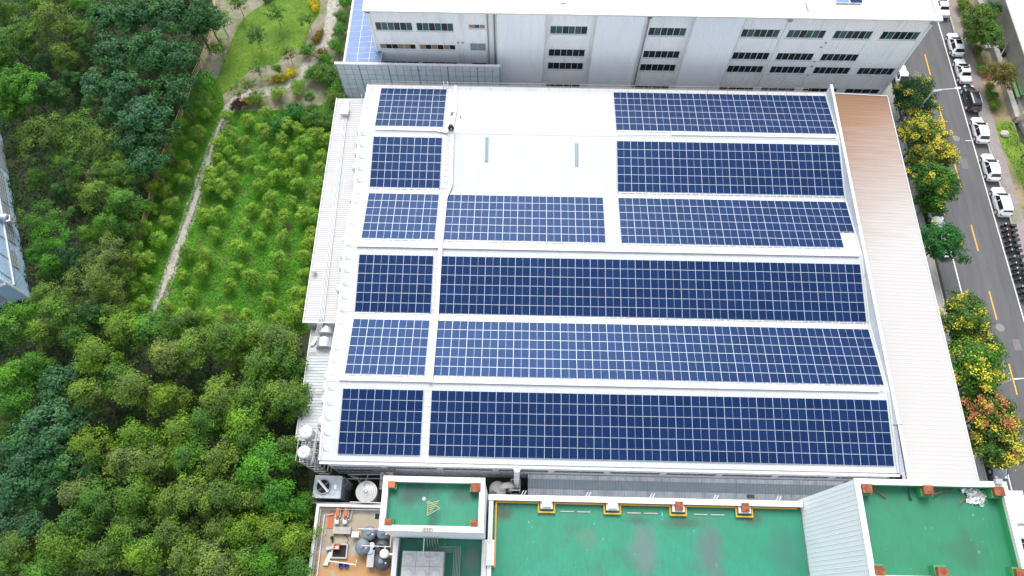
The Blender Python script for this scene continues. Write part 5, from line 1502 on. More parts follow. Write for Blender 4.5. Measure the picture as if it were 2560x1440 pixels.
# forest: surveyed notable crowns first, then a jittered fill
FG = 'broadleaf trees of the forest'
NOT = [('dark', 330, 55, 1.1, 'dark'), ('dark', 405, 45, 1.15, 'dark'), ('dark', 480, 45, 1.1, 'dark'), ('dark', 300, 150, 1.05, 'bluegreen'), ('dark', 385, 150, 1.1, 'dark'), ('dark', 450, 150, 1.1, 'dark2'), ('dark', 250, 215, .95, 'bluegreen'), ('dark', 320, 230, 1.0, 'bluegreen'),
       ('dark', 440, 240, 1.05, 'dark2'), ('dark', 290, 270, .9, 'dark'), ('dark', 370, 300, 1.15, 'bluegreen'), ('dark', 340, 350, 1.0, 'dark'), ('dark', 370, 410, .95, 'dark'), ('dark', 260, 40, .9, 'dark'), ('dark', 525, 60, .8, 'dark'), ('dark', 400, 350, .9, 'dark2'),
       ('forest', 350, 145, .55, 'olive'), ('forest', 330, 190, .6, 'olive'), ('forest', 400, 222, .5, 'lime'), ('forest', 310, 245, .5, 'olive'), ('forest', 245, 190, .5, 'olive'), ('forest', 230, 255, .4, 'lime'),
       ('round', 55, 215, 1.15, 'bright'), ('round', 30, 260, .9, 'bright'), ('forest', 25, 40, 1.0, 'mid'), ('forest', 70, 95, 1.0, 'mid'), ('forest', 20, 110, 1.0, 'mid'), ('forest', 135, 60, 1.1, 'olive'), ('forest', 200, 85, .8, 'mid'), ('forest', 160, 140, .8, 'olive'),
       ('forest', 140, 240, .8, 'dark2'), ('forest', 190, 160, .6, 'olive'), ('feather', 110, 345, 1.1, 'olive'), ('feather', 185, 320, 1.1, 'mid'), ('feather', 230, 355, 1.0, 'olive'), ('feather', 170, 395, .9, 'mid'), ('feather', 270, 410, .95, 'mid'), ('forest', 245, 450, .7, 'pale'), ('forest', 310, 440, .9, 'mid'),
       ('feather', 105, 540, 1.0, 'mid'), ('feather', 130, 590, .9, 'bright'), ('forest', 225, 590, .6, 'bright'), ('forest', 275, 570, .75, 'bright'), ('forest', 250, 500, .9, 'olive'), ('forest', 310, 510, .9, 'mid'), ('feather', 265, 640, .9, 'pale'), ('feather', 215, 710, 1.05, 'pale'), ('forest', 130, 660, .7, 'bright'), ('forest', 180, 640, .6, 'bluegreen'),
       ('forest', 270, 720, .9, 'olive'), ('forest', 130, 745, .8, 'olive'), ('forest', 160, 790, 1.0, 'mid'), ('forest', 60, 790, .9, 'bright'), ('forest', 235, 790, .8, 'dark2'), ('forest', 40, 830, .9, 'mid'), ('forest', 110, 830, .8, 'olive'),
       ('forest', 320, 830, 1.0, 'lime'), ('forest', 380, 830, 1.0, 'mid'), ('forest', 255, 900, 1.05, 'lime'), ('forest', 300, 950, .9, 'mid'), ('forest', 430, 900, 1.0, 'pale'), ('forest', 480, 870, 1.0, 'olive'), ('forest', 570, 850, 1.0, 'mid'), ('forest', 590, 900, .7, 'lime'), ('forest', 640, 840, .9, 'olive'), ('forest', 700, 860, 1.1, 'olive'), ('forest', 660, 920, 1.0, 'mid'), ('forest', 720, 910, .9, 'mid'),
       ('forest', 40, 950, 1.0, 'bright'), ('forest', 100, 920, .8, 'bright'), ('forest', 50, 1020, .9, 'bright'), ('dark', 150, 960, .9, 'bluegreen'), ('dark', 130, 1080, 1.1, 'bluegreen'), ('dark', 60, 1130, 1.1, 'bluegreen'), ('dark', 160, 1150, 1.05, 'dark'), ('dark', 30, 1200, 1.0, 'bluegreen'), ('dark', 190, 1060, .9, 'dark'), ('dark', 90, 1330, .8, 'bluegreen'), ('dark', 20, 1300, .8, 'bluegreen'), ('dark', 110, 1210, .9, 'dark'),
       ('forest', 60, 1160, .45, 'olive'), ('forest', 75, 1245, .7, 'lime'), ('forest', 230, 990, 1.0, 'olive'), ('forest', 350, 980, 1.0, 'olive'), ('forest', 420, 1000, .9, 'lime'), ('forest', 340, 1090, .95, 'lime'), ('forest', 240, 1120, .95, 'lime'), ('forest', 450, 1080, 1.0, 'lime'), ('forest', 530, 1050, 1.0, 'mid'), ('forest', 610, 1060, 1.05, 'lime'), ('forest', 560, 1000, 1.0, 'olive'), ('forest', 640, 990, 1.0, 'mid'), ('forest', 700, 990, 1.0, 'olive'), ('forest', 740, 1010, .85, 'mid'),
       ('forest', 400, 1160, .95, 'olive'), ('forest', 330, 1160, .9, 'pale'), ('forest', 480, 1150, .9, 'mid'), ('forest', 560, 1160, 1.0, 'olive'), ('forest', 660, 1170, 1.1, 'bright'), ('forest', 620, 1110, .9, 'mid'), ('forest', 720, 1130, .8, 'mid'), ('forest', 200, 1230, .95, 'pale'), ('forest', 270, 1250, .95, 'mid'), ('forest', 350, 1240, 1.0, 'lime'), ('forest', 430, 1250, .9, 'olive'), ('forest', 500, 1240, 1.0, 'olive'), ('forest', 580, 1240, .95, 'mid'), ('forest', 700, 1250, 1.0, 'bright'), ('forest', 640, 1250, .9, 'olive'),
       ('forest', 60, 1370, .9, 'olive'), ('forest', 160, 1370, 1.05, 'lime'), ('forest', 210, 1310, .9, 'mid'), ('forest', 260, 1390, .95, 'olive'), ('forest', 320, 1330, .95, 'mid'), ('forest', 380, 1390, 1.0, 'lime'), ('forest', 440, 1340, .9, 'olive'), ('forest', 480, 1400, 1.0, 'olive'), ('forest', 560, 1320, .95, 'olive'), ('forest', 550, 1410, 1.0, 'pale'), ('forest', 620, 1400, .95, 'mid'), ('forest', 610, 1330, .9, 'lime'), ('forest', 700, 1330, .95, 'lime'), ('forest', 740, 1360, .9, 'lime'), ('forest', 680, 1410, .95, 'bright'), ('forest', 750, 1420, .8, 'mid'), ('forest', 20, 1430, 1.0, 'mid'), ('forest', 110, 1440, 1.0, 'mid'), ('forest', 760, 1270, .7, 'bright')]
KL = dict(dark='dark blue-green broadleaf tree with layered foliage in the left woodland', forest='', feather='wide feathery olive tree in the woodland beside the blue building', round='large round bright green tree left of the dark woodland')
NUM = ORD + ['seventeenth', 'eighteenth', 'nineteenth', 'twentieth', 'twenty-first', 'twenty-second', 'twenty-third', 'twenty-fourth']


def rank_labels(items, marks):
    """label every tree by the landmark it stands nearest to"""
    bins = {}
    for t, what in items:
        mk = min(marks, key=lambda q: math.hypot(t.location.x - q[1][0], t.location.y - q[1][1]))
        bins.setdefault((what, mk[0]), []).append((math.hypot(t.location.x - mk[1][0], t.location.y - mk[1][1]), t))
    for (what, mk), L in bins.items():
        L.sort(key=lambda q: q[0])
        for i, (d, t) in enumerate(L):
            t['label'] = ('%s nearest %s' % (what, mk)) if i == 0 else '%s, %s nearest one to %s' % (what, NUM[i], mk)


CL = dict(mid='mid green', olive='olive green', pale='pale dusty green', lime='yellow-green', bright='fresh green', bluegreen='blue-green', dark2='deep green')
placed = []


FT = []


def forest_tree(k, u_, v_, s, c):
    p = at(u_, v_, 6.0 * s)
    placed.append((p.x, p.y, s))
    lab = KL[k] if k != 'forest' else '%s leafy tree in the %s' % (CL.get(c, 'green'), 'dense forest left of the factory' if v_ > 770 else 'woodland beside the bamboo fence')
    t = plant(k, 'broadleaf_tree', p.x, p.y, s, FOL[c], lab, 'tree', FG, sz=s * rt.uniform(.9, 1.12))
    FT.append((t, {'dark': 'layered %s tree', 'feather': 'wide feathery %s tree', 'round': 'large round %s tree', 'forest': ('small %s leafy tree' if s < .7 else '%s leafy tree')}[k] % CL.get(c, 'dark green')))


for (k, u_, v_, s, c) in NOT: forest_tree(k, u_, v_, s, c)


def inside(poly, x, y):
    r = False
    j = len(poly) - 1
    for i in range(len(poly)):
        if (poly[i][1] > y) != (poly[j][1] > y) and x < (poly[j][0] - poly[i][0]) * (y - poly[i][1]) / (poly[j][1] - poly[i][1]) + poly[i][0]: r = not r
        j = i
    return r


FPOLY = [(-40, 850), (180, 830), (330, 830), (560, 880), (745, 850), (760, 1000), (740, 1150), (770, 1250), (770, 1460), (-40, 1460)]
for j in range(9):
    for i in range(12):
        u_, v_ = -30 + i * 72 + (36 if j % 2 else 0) + rt.uniform(-18, 18), 850 + j * 76 + rt.uniform(-16, 16)
        if not inside(FPOLY, u_, v_): continue
        s = rt.uniform(.62, .85)
        p = at(u_, v_, 6.0 * s)
        if any(math.hypot(p.x - a, p.y - b) < 3.1 for a, b, c in placed): continue
        forest_tree('forest', u_, v_, s, rt.choice(['olive', 'mid', 'mid', 'olive', 'pale']))
for (u_, v_, s, c) in ((190, 470, .6, 'mid'), (60, 520, .0, 'mid'), (150, 480, .55, 'dark2'), (330, 580, .5, 'mid'), (320, 660, .55, 'olive'), (100, 450, .6, 'mid'), (220, 130, .6, 'dark2'), (110, 160, .6, 'dark2'), (90, 640, .5, 'bright'), (300, 690, .6, 'mid'), (290, 790, .7, 'olive'), (200, 850, .8, 'mid'), (15, 160, .7, 'mid'), (210, 30, .7, 'bright'), (180, 200, .6, 'dark2'), (560, 810, .6, 'olive'), (455, 820, .7, 'mid'), (490, 800, .6, 'olive'), (165, 15, .8, 'olive'), (90, 10, .9, 'mid')):
    if s: forest_tree('forest', u_, v_, s, c)

rank_labels(YT_, YM)
rank_labels(FT, [('the blue building corner', (-63.4, 21.1)), ('the bamboo fence far end', (-43.8, 72)), ('the bamboo fence near end', (-51.6, 20.5)), ('the white water tanks', (-22.2, 1.2)), ('the yard wall', (-21.6, -9)),
                 ('the duct hoods', (-23, 15)), ('the path near end', (-47, 19)), ('the top left corner', xy(0, 0)), ('the bottom left corner', xy(0, 1440)), ('the left edge centre', xy(0, 950)),
                 ('the forest centre', xy(400, 1150)), ('the air conditioner', (-68, 31)), ('the bamboo fence centre', (-50, 48)), ('the bottom edge', xy(450, 1440)), ('the big round tree', xy(40, 250))])

# undergrowth and ground cover: too many leaves to count
def cover(name, poly, n, size, h, col, seed, skip=None):
    rng = np.random.default_rng(seed)
    P = np.array(poly)
    lo_, hi_ = P.min(0), P.max(0)
    q = rng.uniform(lo_, hi_, (n * 3, 2))
    x, y = q[:, 0], q[:, 1]
    ins = np.zeros(len(q), bool)
    j = len(P) - 1
    for i in range(len(P)):
        cnd = ((P[i, 1] > y) != (P[j, 1] > y)) & (x < (P[j, 0] - P[i, 0]) * (y - P[i, 1]) / (P[j, 1] - P[i, 1] + 1e-12) + P[i, 0])
        ins ^= cnd
        j = i
    lump = np.sin(x * 1.3 + 2 * np.sin(y * .7)) * np.cos(y * 1.1 + np.sin(x * .9)) * .5 + .5
    bare = np.sin(x * .42 + 1.3) * np.sin(y * .35 + .6 + .8 * np.sin(x * .3))
    ok = ins & (rng.random(len(q)) < .45 + .55 * lump) & ((bare < .62) | (skip is None))
    q, lump = q[ok][:n], lump[ok][:n]
    m_ = len(q)
    c = np.column_stack([q, rng.uniform(.02, 1, m_) * h * (.35 + lump)])
    nn = np.column_stack([rng.normal(0, .5, (m_, 2)), np.ones(m_)])
    t = np.clip(lump * .6 + rng.normal(0, .2, m_), 0, 1)
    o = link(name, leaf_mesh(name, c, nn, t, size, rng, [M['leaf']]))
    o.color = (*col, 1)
    return tag(o, kind='stuff')


cover('ground_cover', GROVE, 60000, .19, .28, (.066, .20, .012), 21)
cover('ground_cover', STRIP, 17000, .19, .28, (.062, .19, .012), 22)
cover('lawn_grass', LAWN, 26000, .10, .07, (.105, .19, .014), 23)
UNDER = [xy(*p) for p in ((-60, -60), (540, -60), (500, 150), (440, 300), (300, 780), (560, 840), (760, 860), (780, 1470), (-60, 1470))]
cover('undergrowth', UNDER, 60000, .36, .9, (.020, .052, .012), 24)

# street trees with yellow flower clusters
ST = [(2285, 255, 1.0, 'dark', 70, 0, 'green street tree with a few yellow flowers beside the back building'), (2262, 235, .62, 'dark2', 0, 0, 'small dark street tree at the corner of the back building'),
      (2300, 345, 1.0, 'mid', 320, 0, 'street tree covered in golden flowers, far one of the golden pair'), (2325, 395, .95, 'olive', 260, 0, 'street tree covered in golden flowers, near one of the golden pair'), (2330, 465, 1.0, 'bright', 60, 0, 'green street tree just in front of the golden pair'), (2320, 510, .65, 'bright', 30, 0, 'small green street tree above a white car'),
      (2345, 612, .95, 'emerald', 3, 0, 'bright green street tree standing alone beside the lean-to'),
      (2400, 800, 1.0, 'mid', 130, 0, 'dark green street tree with yellow tips below the bare kerb'), (2425, 850, .85, 'dark', 70, 0, 'street tree with scattered yellow tips between two flowering trees'), (2430, 925, 1.15, 'bright', 190, 0, 'street tree with bright yellow flower heads beside the road lamp'),
      (2465, 1040, 1.05, 'mid', 60, 220, 'street tree with rust red seed pods beside the lean-to'), (2475, 1110, 1.0, 'mid', 230, 30, 'street tree with dull yellow flowers above the dark car')]
for i, (u_, v_, s, c, nb, nr, lab) in enumerate(ST):
    p = at(u_, v_, 4.6 * s)
    px_ = max(p.x, 51.4)
    t = plant('street', 'street_tree', px_, p.y, s * 1.12, tuple(q * .72 for q in FOL[c]), lab, 'tree', 'street trees along the left pavement', .1)
    cme = [ch for ch in t.children if ch.name.startswith('crown')][0].data
    vco = np.empty(len(cme.vertices) * 3); cme.vertices.foreach_get('co', vco); vco = vco.reshape(-1, 4, 3).mean(1)
    rng = np.random.default_rng(900 + i)
    outer = vco[vco[:, 2] > 4.1]
    rr = np.linalg.norm((outer - [0, 0, 4.0]) / [2.75, 2.75, 2.4], axis=1)
    outer = outer[rr > .72]
    for (cnt, mt, nme) in ((nb, M['blossom'], 'blossom'), (nr, M['rust_blossom'], 'seed_pods')):
        if not cnt: continue
        cen, nr_ = [], []
        pick = outer[rng.choice(len(outer), max(3, cnt // 5))]
        for q in pick:
            k = rng.integers(34, 70)
            cen.append(q + [0, 0, .18] + rng.normal(0, 1, (k, 3)) * [.24, .24, .13]); nr_.append(rng.normal(0, .6, (k, 3)) + [0, 0, 1])
        cen = np.concatenate(cen); nr_ = np.concatenate(nr_)
        link(nme, leaf_mesh(nme, cen, nr_, np.zeros(len(cen)), .17, rng, [mt], aspect=.8), t)
for (u_, v_, s, k, c, lab) in ((2440, 55, .95, 'street', 'olive', 'dark brown-green verge tree at the top right'), (2465, 95, .8, 'street', 'mid', 'dark verge tree beside the tall low-wall section'), (2500, 190, .75, 'street', 'brown', 'small brown-green verge tree beside the green benches'), (2475, 30, .6, 'street', 'dark2', 'dark verge tree nearest the top right corner')):
    p = at(u_, v_, 4.0 * s)
    plant('street', 'verge_tree', p.x, p.y, s, FOL[c], lab, 'tree')
p = at(2552, 378, 1.5); plant('round', 'verge_tree', p.x + 1.0, p.y, .7, FOL['bright'], 'green tree on the grass at the right edge of the view', 'tree')
for (u_, v_, s, c, lab) in ((2402, 14, .95, 'lime', 'yellow-green verge shrub at the top of the view'), (2431, 98, .9, 'bright', 'fresh green verge shrub beside the white hatchback with sunroof'), (2442, 122, .6, 'mid', 'small dull verge shrub below the fresh green one'), (2456, 173, .75, 'lime', 'yellow-green verge shrub beside the silver sedan'), (2471, 215, .6, 'lime', 'small yellow-green verge shrub beside the black car, far one'), (2477, 240, .7, 'bright', 'green verge shrub beside the black car'), (2483, 262, .7, 'lime', 'yellow-green verge shrub beside the black car, near one'), (2412, 50, .7, 'mid', 'dark green verge shrub near the path light')):
    p = at(u_, v_, .7)
    plant('bush', 'shrub', p.x + .25, p.y, s, FOL[c], lab, 'shrub', 'verge shrubs')
cover('verge_grass', [(68.3, 51.2), (70.6, 51.6), (71.5, 47.6), (77, 46), (77, 36), (69.8, 36), (69.2, 41.5), (68.4, 46)], 7000, .16, .16, (.038, .078, .014), 25)

# bamboo fence between the woodland and the grass strip
def rail_fence(name, pts, lab, hs=(.45, .8, 1.15, 1.5)):
    P = [at(u_, v_, .8) for u_, v_ in pts]
    t = thing(name, lab, 'fence', (P[0].x, P[0].y, 0))
    for h in hs:
        rng = random.Random(int(h * 100))
        MB().tube([(p.x + rng.gauss(0, .04), p.y, h + rng.gauss(0, .03)) for p in P], .05, 6).build('rail', M['bamboo'], t)
    for a, b in zip(P[:-1], P[1:]):
        n = max(1, int((b - a).length / 2.2))
        for k in range(n):
            q = a.lerp(b, k / n)
            MB().tube([(q.x, q.y, 0), (q.x + .02, q.y, 1.65)], .05, 6).build('post', M['bamboo'], t)
    return t


rail_fence('bamboo_fence', ((543, -20), (538, 30), (528, 95), (505, 150), (480, 205), (452, 285), (425, 355), (400, 420), (378, 495), (355, 570), (332, 640), (312, 720), (298, 775)), 'long bamboo rail fence between the woodland and the grass strip')
rail_fence('garden_rail', ((678, 269), (745, 265), (775, 268)), 'low pale rail at the top edge of the grove', (.3,))
lg = MB()
for k in range(7):
    p = at(85 + k * 3, 665 + (k % 4) * 5, .2)
    lg.tube([(p.x, p.y, .12 + (k % 3) * .15), (p.x + .5, p.y + 1.6, .12 + (k % 3) * .15)], .09, 6)
tag(lg.build('log_pile', M['log']), 'pile of cut branches beside the blue building', 'log pile')

# ------------------------------------------------------------------ blue building at the left edge
bu = thing('blue_building', 'tall blue corrugated building cut off by the left edge of the view', 'building', (0, 0, 0))
c0 = Vector((-63.4, 21.1, 0)); dirv = (Vector((-75.9, 48.1, 0)) - c0).normalized(); outv = Vector((dirv.y, -dirv.x, 0))
if outv.x < 0: outv = -outv
bu.location = c0
bu.rotation_euler = (0, 0, math.atan2(dirv.y, dirv.x))
# local frame: +x along the long wall (away from the camera), the wall face lies at y = 0, building on the +y side


def lpart(mb, name, mats, parent=bu):
    return link(name, mb.mesh(name, mats), parent)


bu.rotation_euler = (0, 0, math.atan2(dirv.y, dirv.x))
HB = 14.0
mb = MB().ribs((0, 0, 0), (1, 0, 0), (0, 0, 1), (0, -1, 0), 40, HB, .28, .03, thick=.02)
lpart(mb, 'long_wall', mat('blue_sheet', (.33, .47, .60), .5, dirt=(.30, .39, .47), ds=.5, dmax=.5))
mb = MB().ribs((-.02, 16, 0), (0, -1, 0), (0, 0, 1), (-1, 0, 0), 16, HB, .28, .03, thick=.02)
lpart(mb, 'end_wall', bpy.data.materials['blue_sheet'])
lpart(MB().box(.0, .03, 0, 40, 16, HB + .2), 'core', M['blue_wall'])
lpart(MB().box(-.3, -.35, HB + .2, 40.2, 16, HB + .35), 'roof', M['steel'])
lpart(MB().box(-.12, -.10, 0, .1, .12, HB), 'corner_trim', M['facade_new'])
lpart(MB().tube([(.2, -.14, 3.55), (31, -.14, 3.55)], .11, 8), 'wall_pipe', M['tray'])


def grid_window(x0, x1, z0, z1, nx, nz):
    w = lpart(MB().box(x0, -.08, z0, x1, -.03, z1), 'window', M['glasspale'])
    mb = MB()
    for i in range(nx + 1): mb.box(x0 + (x1 - x0) * i / nx - .035, -.14, z0, x0 + (x1 - x0) * i / nx + .035, -.08, z1)
    for j in range(nz + 1): mb.box(x0, -.155, z0 + (z1 - z0) * j / nz - .035, x1, -.14, z0 + (z1 - z0) * j / nz + .035)
    lpart(mb, 'frame', M['white'], w)


for (a, b) in ((3.6, 6.0), (7.6, 13.4), (14.0, 19.6), (26.8, 31.0)): grid_window(a, b, 1.5 if a > 7 else 1.8, 2.9, max(2, int((b - a) / .7)), 3)
for (a, b) in ((3.0, 7.6), (8.8, 12.5), (15.5, 19.5)): grid_window(a, b, 6.4, 8.0, int((b - a) / .7), 3)
for k in range(9):
    lpart(MB().box(1.0 + k * 3.1, -.09, 3.7, 1.05 + k * 3.1, -.032, 6.0), 'panel_seam', M['steel'])
lpart(MB().box(20.5, -.06, .1, 26.2, -.032, 5.0), 'clad_panel', mat('clad_grey', (.36, .41, .43), .6))
lpart(MB().box(-.45, 0, 5.0, -.05, 16, 5.15), 'ledge', M['facade_new'])
w = lpart(MB().box(-.09, 2.2, 1.4, -.055, 6.4, 2.6), 'window', M['glasspale'])
mb = MB()
for i in range(7): mb.box(-.14, 2.2 + .7 * i - .035, 1.4, -.09, 2.2 + .7 * i + .035, 2.6)
for j in range(4): mb.box(-.15, 2.2, 1.4 + .4 * j - .03, -.14, 6.4, 1.4 + .4 * j + .03)
lpart(mb, 'frame', M['white'], w)


def lworld(x, y, z): return bu.location + dirv * x + Vector((-dirv.y, dirv.x, 0)) * y + Vector((0, 0, z))


q = lworld(10.6, -.6, 2.4)
ac = thing('air_conditioner', 'white air conditioner box on the wall of the blue building', 'air conditioner', q, None, bu.rotation_euler.z)
link('casing', MB().box(-.5, -.25, 0, .5, .3, .85).mesh('ac_case', M['tray']), ac)
link('grille', MB().lathe([(.3, 0), (.3, .02), (.02, .03)], (0, -.28, .42), 16, axis='y').mesh('ac_grille', M['steel']), ac)
q = lworld(10.2, -.5, 4.3)
tag(link('vent_cowl', MB().lathe([(.38, -.6), (.40, -.55), (.40, .55), (.38, .6)], (0, 0, 0), 16, axis='x').mesh('cowl', M['alu'], smooth=True), None, q), 'shiny round duct cowl on the wall of the blue building', 'duct')

# ------------------------------------------------------------------ vehicles
def loft(st, smooth=True):
    """st: list of (y, [(x, z) half section from the top centre outwards and down])"""
    mb = MB()
    n = len(st[0][1])
    rows = []
    for y, sec in st:
        ring = [(x, y, z) for x, z in sec] + [(-x, y, z) for x, z in sec[::-1]]
        rows.append(ring)
    k = len(rows[0])
    for r in rows: mb.v += r
    for i in range(len(rows) - 1):
        for j in range(k - 1):
            a = i * k + j
            mb.f.append((a, a + 1, a + k + 1, a + k)); mb.m.append(0)
    for i, rev in ((0, False), (len(rows) - 1, True)):
        f = tuple(i * k + j for j in range(k))
        mb.f.append(f if rev else f[::-1]); mb.m.append(0)
    return mb


def make_car(kind):
    L, Wd, Hh = {'hatch': (4.45, 1.82, 1.56), 'sedan': (4.6, 1.8, 1.47), 'suv': (4.6, 1.86, 1.68)}[kind]
    h = L / 2
    w = Wd / 2
    belt = .95 if kind != 'suv' else 1.05
    root = thing('parked_car', 'x', 'car')
    hood = belt - .05
    deck = belt + .02
    st = []
    prof = [(-h, .50, .80, .80), (-h + .06, .34, deck - .08, .90), (-h + .3, .24, deck, .96), (-h + .9, .20, deck + .01, .99), (-.2, .19, belt, 1.0), (.7, .19, belt - .01, .99), (1.15, .2, hood, .97), (h - .6, .22, hood - .12, .94), (h - .22, .26, hood - .24, .86), (h - .05, .34, hood - .34, .74), (h, .45, .58, .62)]
    for y, zb_, zt_, f in prof:
        ww = w * f
        st.append((y, [(0, zt_ + .035), (ww * .55, zt_ + .025), (ww * .86, zt_ - .02), (ww * .98, zt_ - .13), (ww, (zb_ + zt_) / 2), (ww * .97, zb_ + .08), (ww * .9, zb_), (0, zb_)]))
    body = link('body', loft(st).mesh('car_body', M['paint'], smooth=True), root)
    # cabin
    yr, yrt, yft, yf = {'hatch': (-h + .22, -h + .75, .15, 1.12), 'sedan': (-h + .95, -h + 1.55, .12, 1.08), 'suv': (-h + .12, -h + .55, .3, 1.15)}[kind]
    zt = Hh
    cw0, cw1 = w * .93, w * .70
    sec = lambda wa, wb, z: [(0, z), (wb * .7, z - .015), (wb, z - .06), (wa, belt - .03)]
    cab = [(yr, [(0, belt), (cw0 * .6, belt), (cw0 * .85, belt - .01), (cw0 * .9, belt - .03)]), (yrt - .12, sec(cw0, cw1 * .95, zt - .12)), (yrt + .1, sec(cw0, cw1, zt - .02)), ((yrt + yft) / 2, sec(cw0, cw1 * 1.03, zt + .015)), (yft - .1, sec(cw0, cw1, zt - .03)), (yft + .1, sec(cw0, cw1 * .97, zt - .11)), (yf, [(0, belt), (cw0 * .6, belt), (cw0 * .85, belt - .01), (cw0 * .9, belt - .03)])]
    link('cabin', loft(cab).mesh('car_cabin', M['paint'], smooth=False), root)

    def pane(name, pts):
        a, b, c = Vector(pts[0]), Vector(pts[1]), Vector(pts[2])
        nrm = (b - a).cross(c - a).normalized()
        cen = sum((Vector(q) for q in pts), Vector()) / len(pts)
        if nrm.dot(cen - Vector((0, -.3, .7))) < 0: nrm = -nrm
        off = nrm * .022
        vs = [Vector(q) + off for q in pts] + [Vector(q) - off * .3 for q in pts]
        n = len(pts)
        mb = MB().add(vs, [tuple(range(n)), tuple(range(2 * n - 1, n - 1, -1))] + [(i, (i + 1) % n, n + (i + 1) % n, n + i) for i in range(n)])
        return link(name, mb.mesh('car_' + name, M['carglass']), root)

    f = .93
    pane('windscreen', [(-cw0 * .84, yf - .06, belt + .03), (cw0 * .84, yf - .06, belt + .03), (cw1 * .9, yft + .13, zt - .11), (-cw1 * .9, yft + .13, zt - .11)])
    pane('rear_window', [(-cw0 * .80, yr + .10, belt + (.06 if kind != 'hatch' else .10)), (cw0 * .80, yr + .10, belt + (.06 if kind != 'hatch' else .10)), (cw1 * .86, yrt - .14, zt - .13), (-cw1 * .86, yrt - .14, zt - .13)])
    for sgn in (-1, 1):
        x0, x1 = sgn * (cw0 + .0), sgn * (cw1 + .015)
        pane('side_window', [(x0, yr + .62, belt + .02), (x0, yf - .40, belt + .02), (x1, yft - .02, zt - .09), (x1, yrt + .14, zt - .09)])
        link('door_pillar', MB().bar((sgn * (cw0 + .03), -.22, belt), (sgn * (cw1 + .04), -.22, zt - .08), .07, .03).mesh('car_pillar', M['paint']), root)
        link('mirror', MB().box(sgn * (w * .98) - .09, yf - .48, belt - .02, sgn * (w * .98) + .09 + sgn * .06, yf - .28, belt + .13).mesh('car_mirror', M['paint']), root)
        link('headlight', MB().box(sgn * w * .60 - .16, h - .36, hood - .33, sgn * w * .60 + .16, h - .10, hood - .20).mesh('car_headlight', M['lamp']), root)
        link('tail_light', MB().box(sgn * w * .76 - .13, -h - .01, belt - .24, sgn * w * .76 + .13, -h + .25, belt - .08).mesh('car_tail', M['red']), root)
        link('door_handle', MB().box(sgn * w * 1.0 - .02, -.35, belt - .16, sgn * w * 1.0 + .02, -.15, belt - .12).mesh('car_handle', M['rim']), root)
        for y in (-h + .82, h - .86):
            wl_ = link('wheel', MB().lathe([(.2, -.11), (.33, -.10), (.34, 0), (.33, .10), (.2, .11)], (sgn * (w - .115), y, .33), 18, axis='x').mesh('tyre', M['black'], smooth=False), root)
            link('rim', MB().lathe([(.24, -.02), (.24, .02), (.05, .03)], (sgn * (w + .0), y, .33), 14, axis='x').mesh('car_rim', M['rim']), wl_)
            link('wheel_arch', MB().lathe([(.40, -.02), (.40, .02)], (sgn * (w - .015), y, .36), 18, axis='x').mesh('car_arch', M['black']), root)
    link('number_plate', MB().box(-.24, -h - .03, .62, .24, -h + .02, .74).mesh('car_plate', M['tray']), root)
    link('roof_rail', MB().bar((-cw1 * .93, yrt + .1, zt + .0), (-cw1 * .93, yft - .2, zt + .0), .03).bar((cw1 * .93, yrt + .1, zt), (cw1 * .93, yft - .2, zt), .03).mesh('car_rail', M['alu']), root) if kind == 'suv' else None
    return root


def paint(root, col):
    for ch in root.children_recursive: ch.color = (*col, 1)


CARS = [('sedan', 65.0, 73.4, 0, (.78, .79, .80), 'white sedan at the top edge beside the back building corner', 0), ('hatch', 65.35, 65.6, 0, (.80, .81, .82), 'white hatchback with an open sunroof parked behind the silver sedan', 1), ('sedan', 65.3, 60.5, 0, (.60, .63, .60), 'silver sedan with a sunroof parked behind the black car', 2),
        ('suv', 65.37, 55.4, 0, (.012, .013, .016), 'black car parked at the right kerb', 0), ('hatch', 65.25, 49.8, 0, (.80, .81, .82), 'white hatchback parked just in front of the black car', 0), ('hatch', 65.2, 43.5, 0, (.80, .81, .82), 'white hatchback in the middle of the near white trio', 0),
        ('suv', 65.25, 37.9, 0, (.80, .81, .82), 'white car parked beside the row of scooters', 0), ('sedan', 55.95, 58.9, math.pi, (.78, .79, .80), 'white car half hidden behind the back building corner', 0), ('hatch', 55.9, 36.3, math.pi, (.75, .77, .78), 'white car with its nose showing under the green tree', 0),
        ('sedan', 55.95, 31.6, math.pi, (.70, .72, .74), 'pale car with its windscreen beside the lone green tree', 0), ('hatch', 55.85, 2.9, math.pi, (.19, .21, .25), 'grey car under the rust red tree at the lower right', 0)]
protos = {}
for (k, x, y, rz_, col, lab, sr) in CARS:
    if k not in protos:
        protos[k] = c = make_car(k)
    else:
        c = copy_tree(protos[k])
        for ch in list(c.children):
            if ch.name.startswith('sunroof'): bpy.data.objects.remove(ch)
    c.location = (x, y, .006); c.rotation_euler = (0, 0, rz_ + rt.gauss(0, .012))
    c['label'] = lab; c['group'] = 'cars parked along the road'
    paint(c, col)
    if sr: 
        zt = {'hatch': 1.58, 'sedan': 1.49}[k]
        s_ = link('sunroof', MB().box(-.4, -.75 if sr == 1 else -.25, zt - .02, .4, .05, zt + .012).mesh('sunroof', M['carglass']), c)
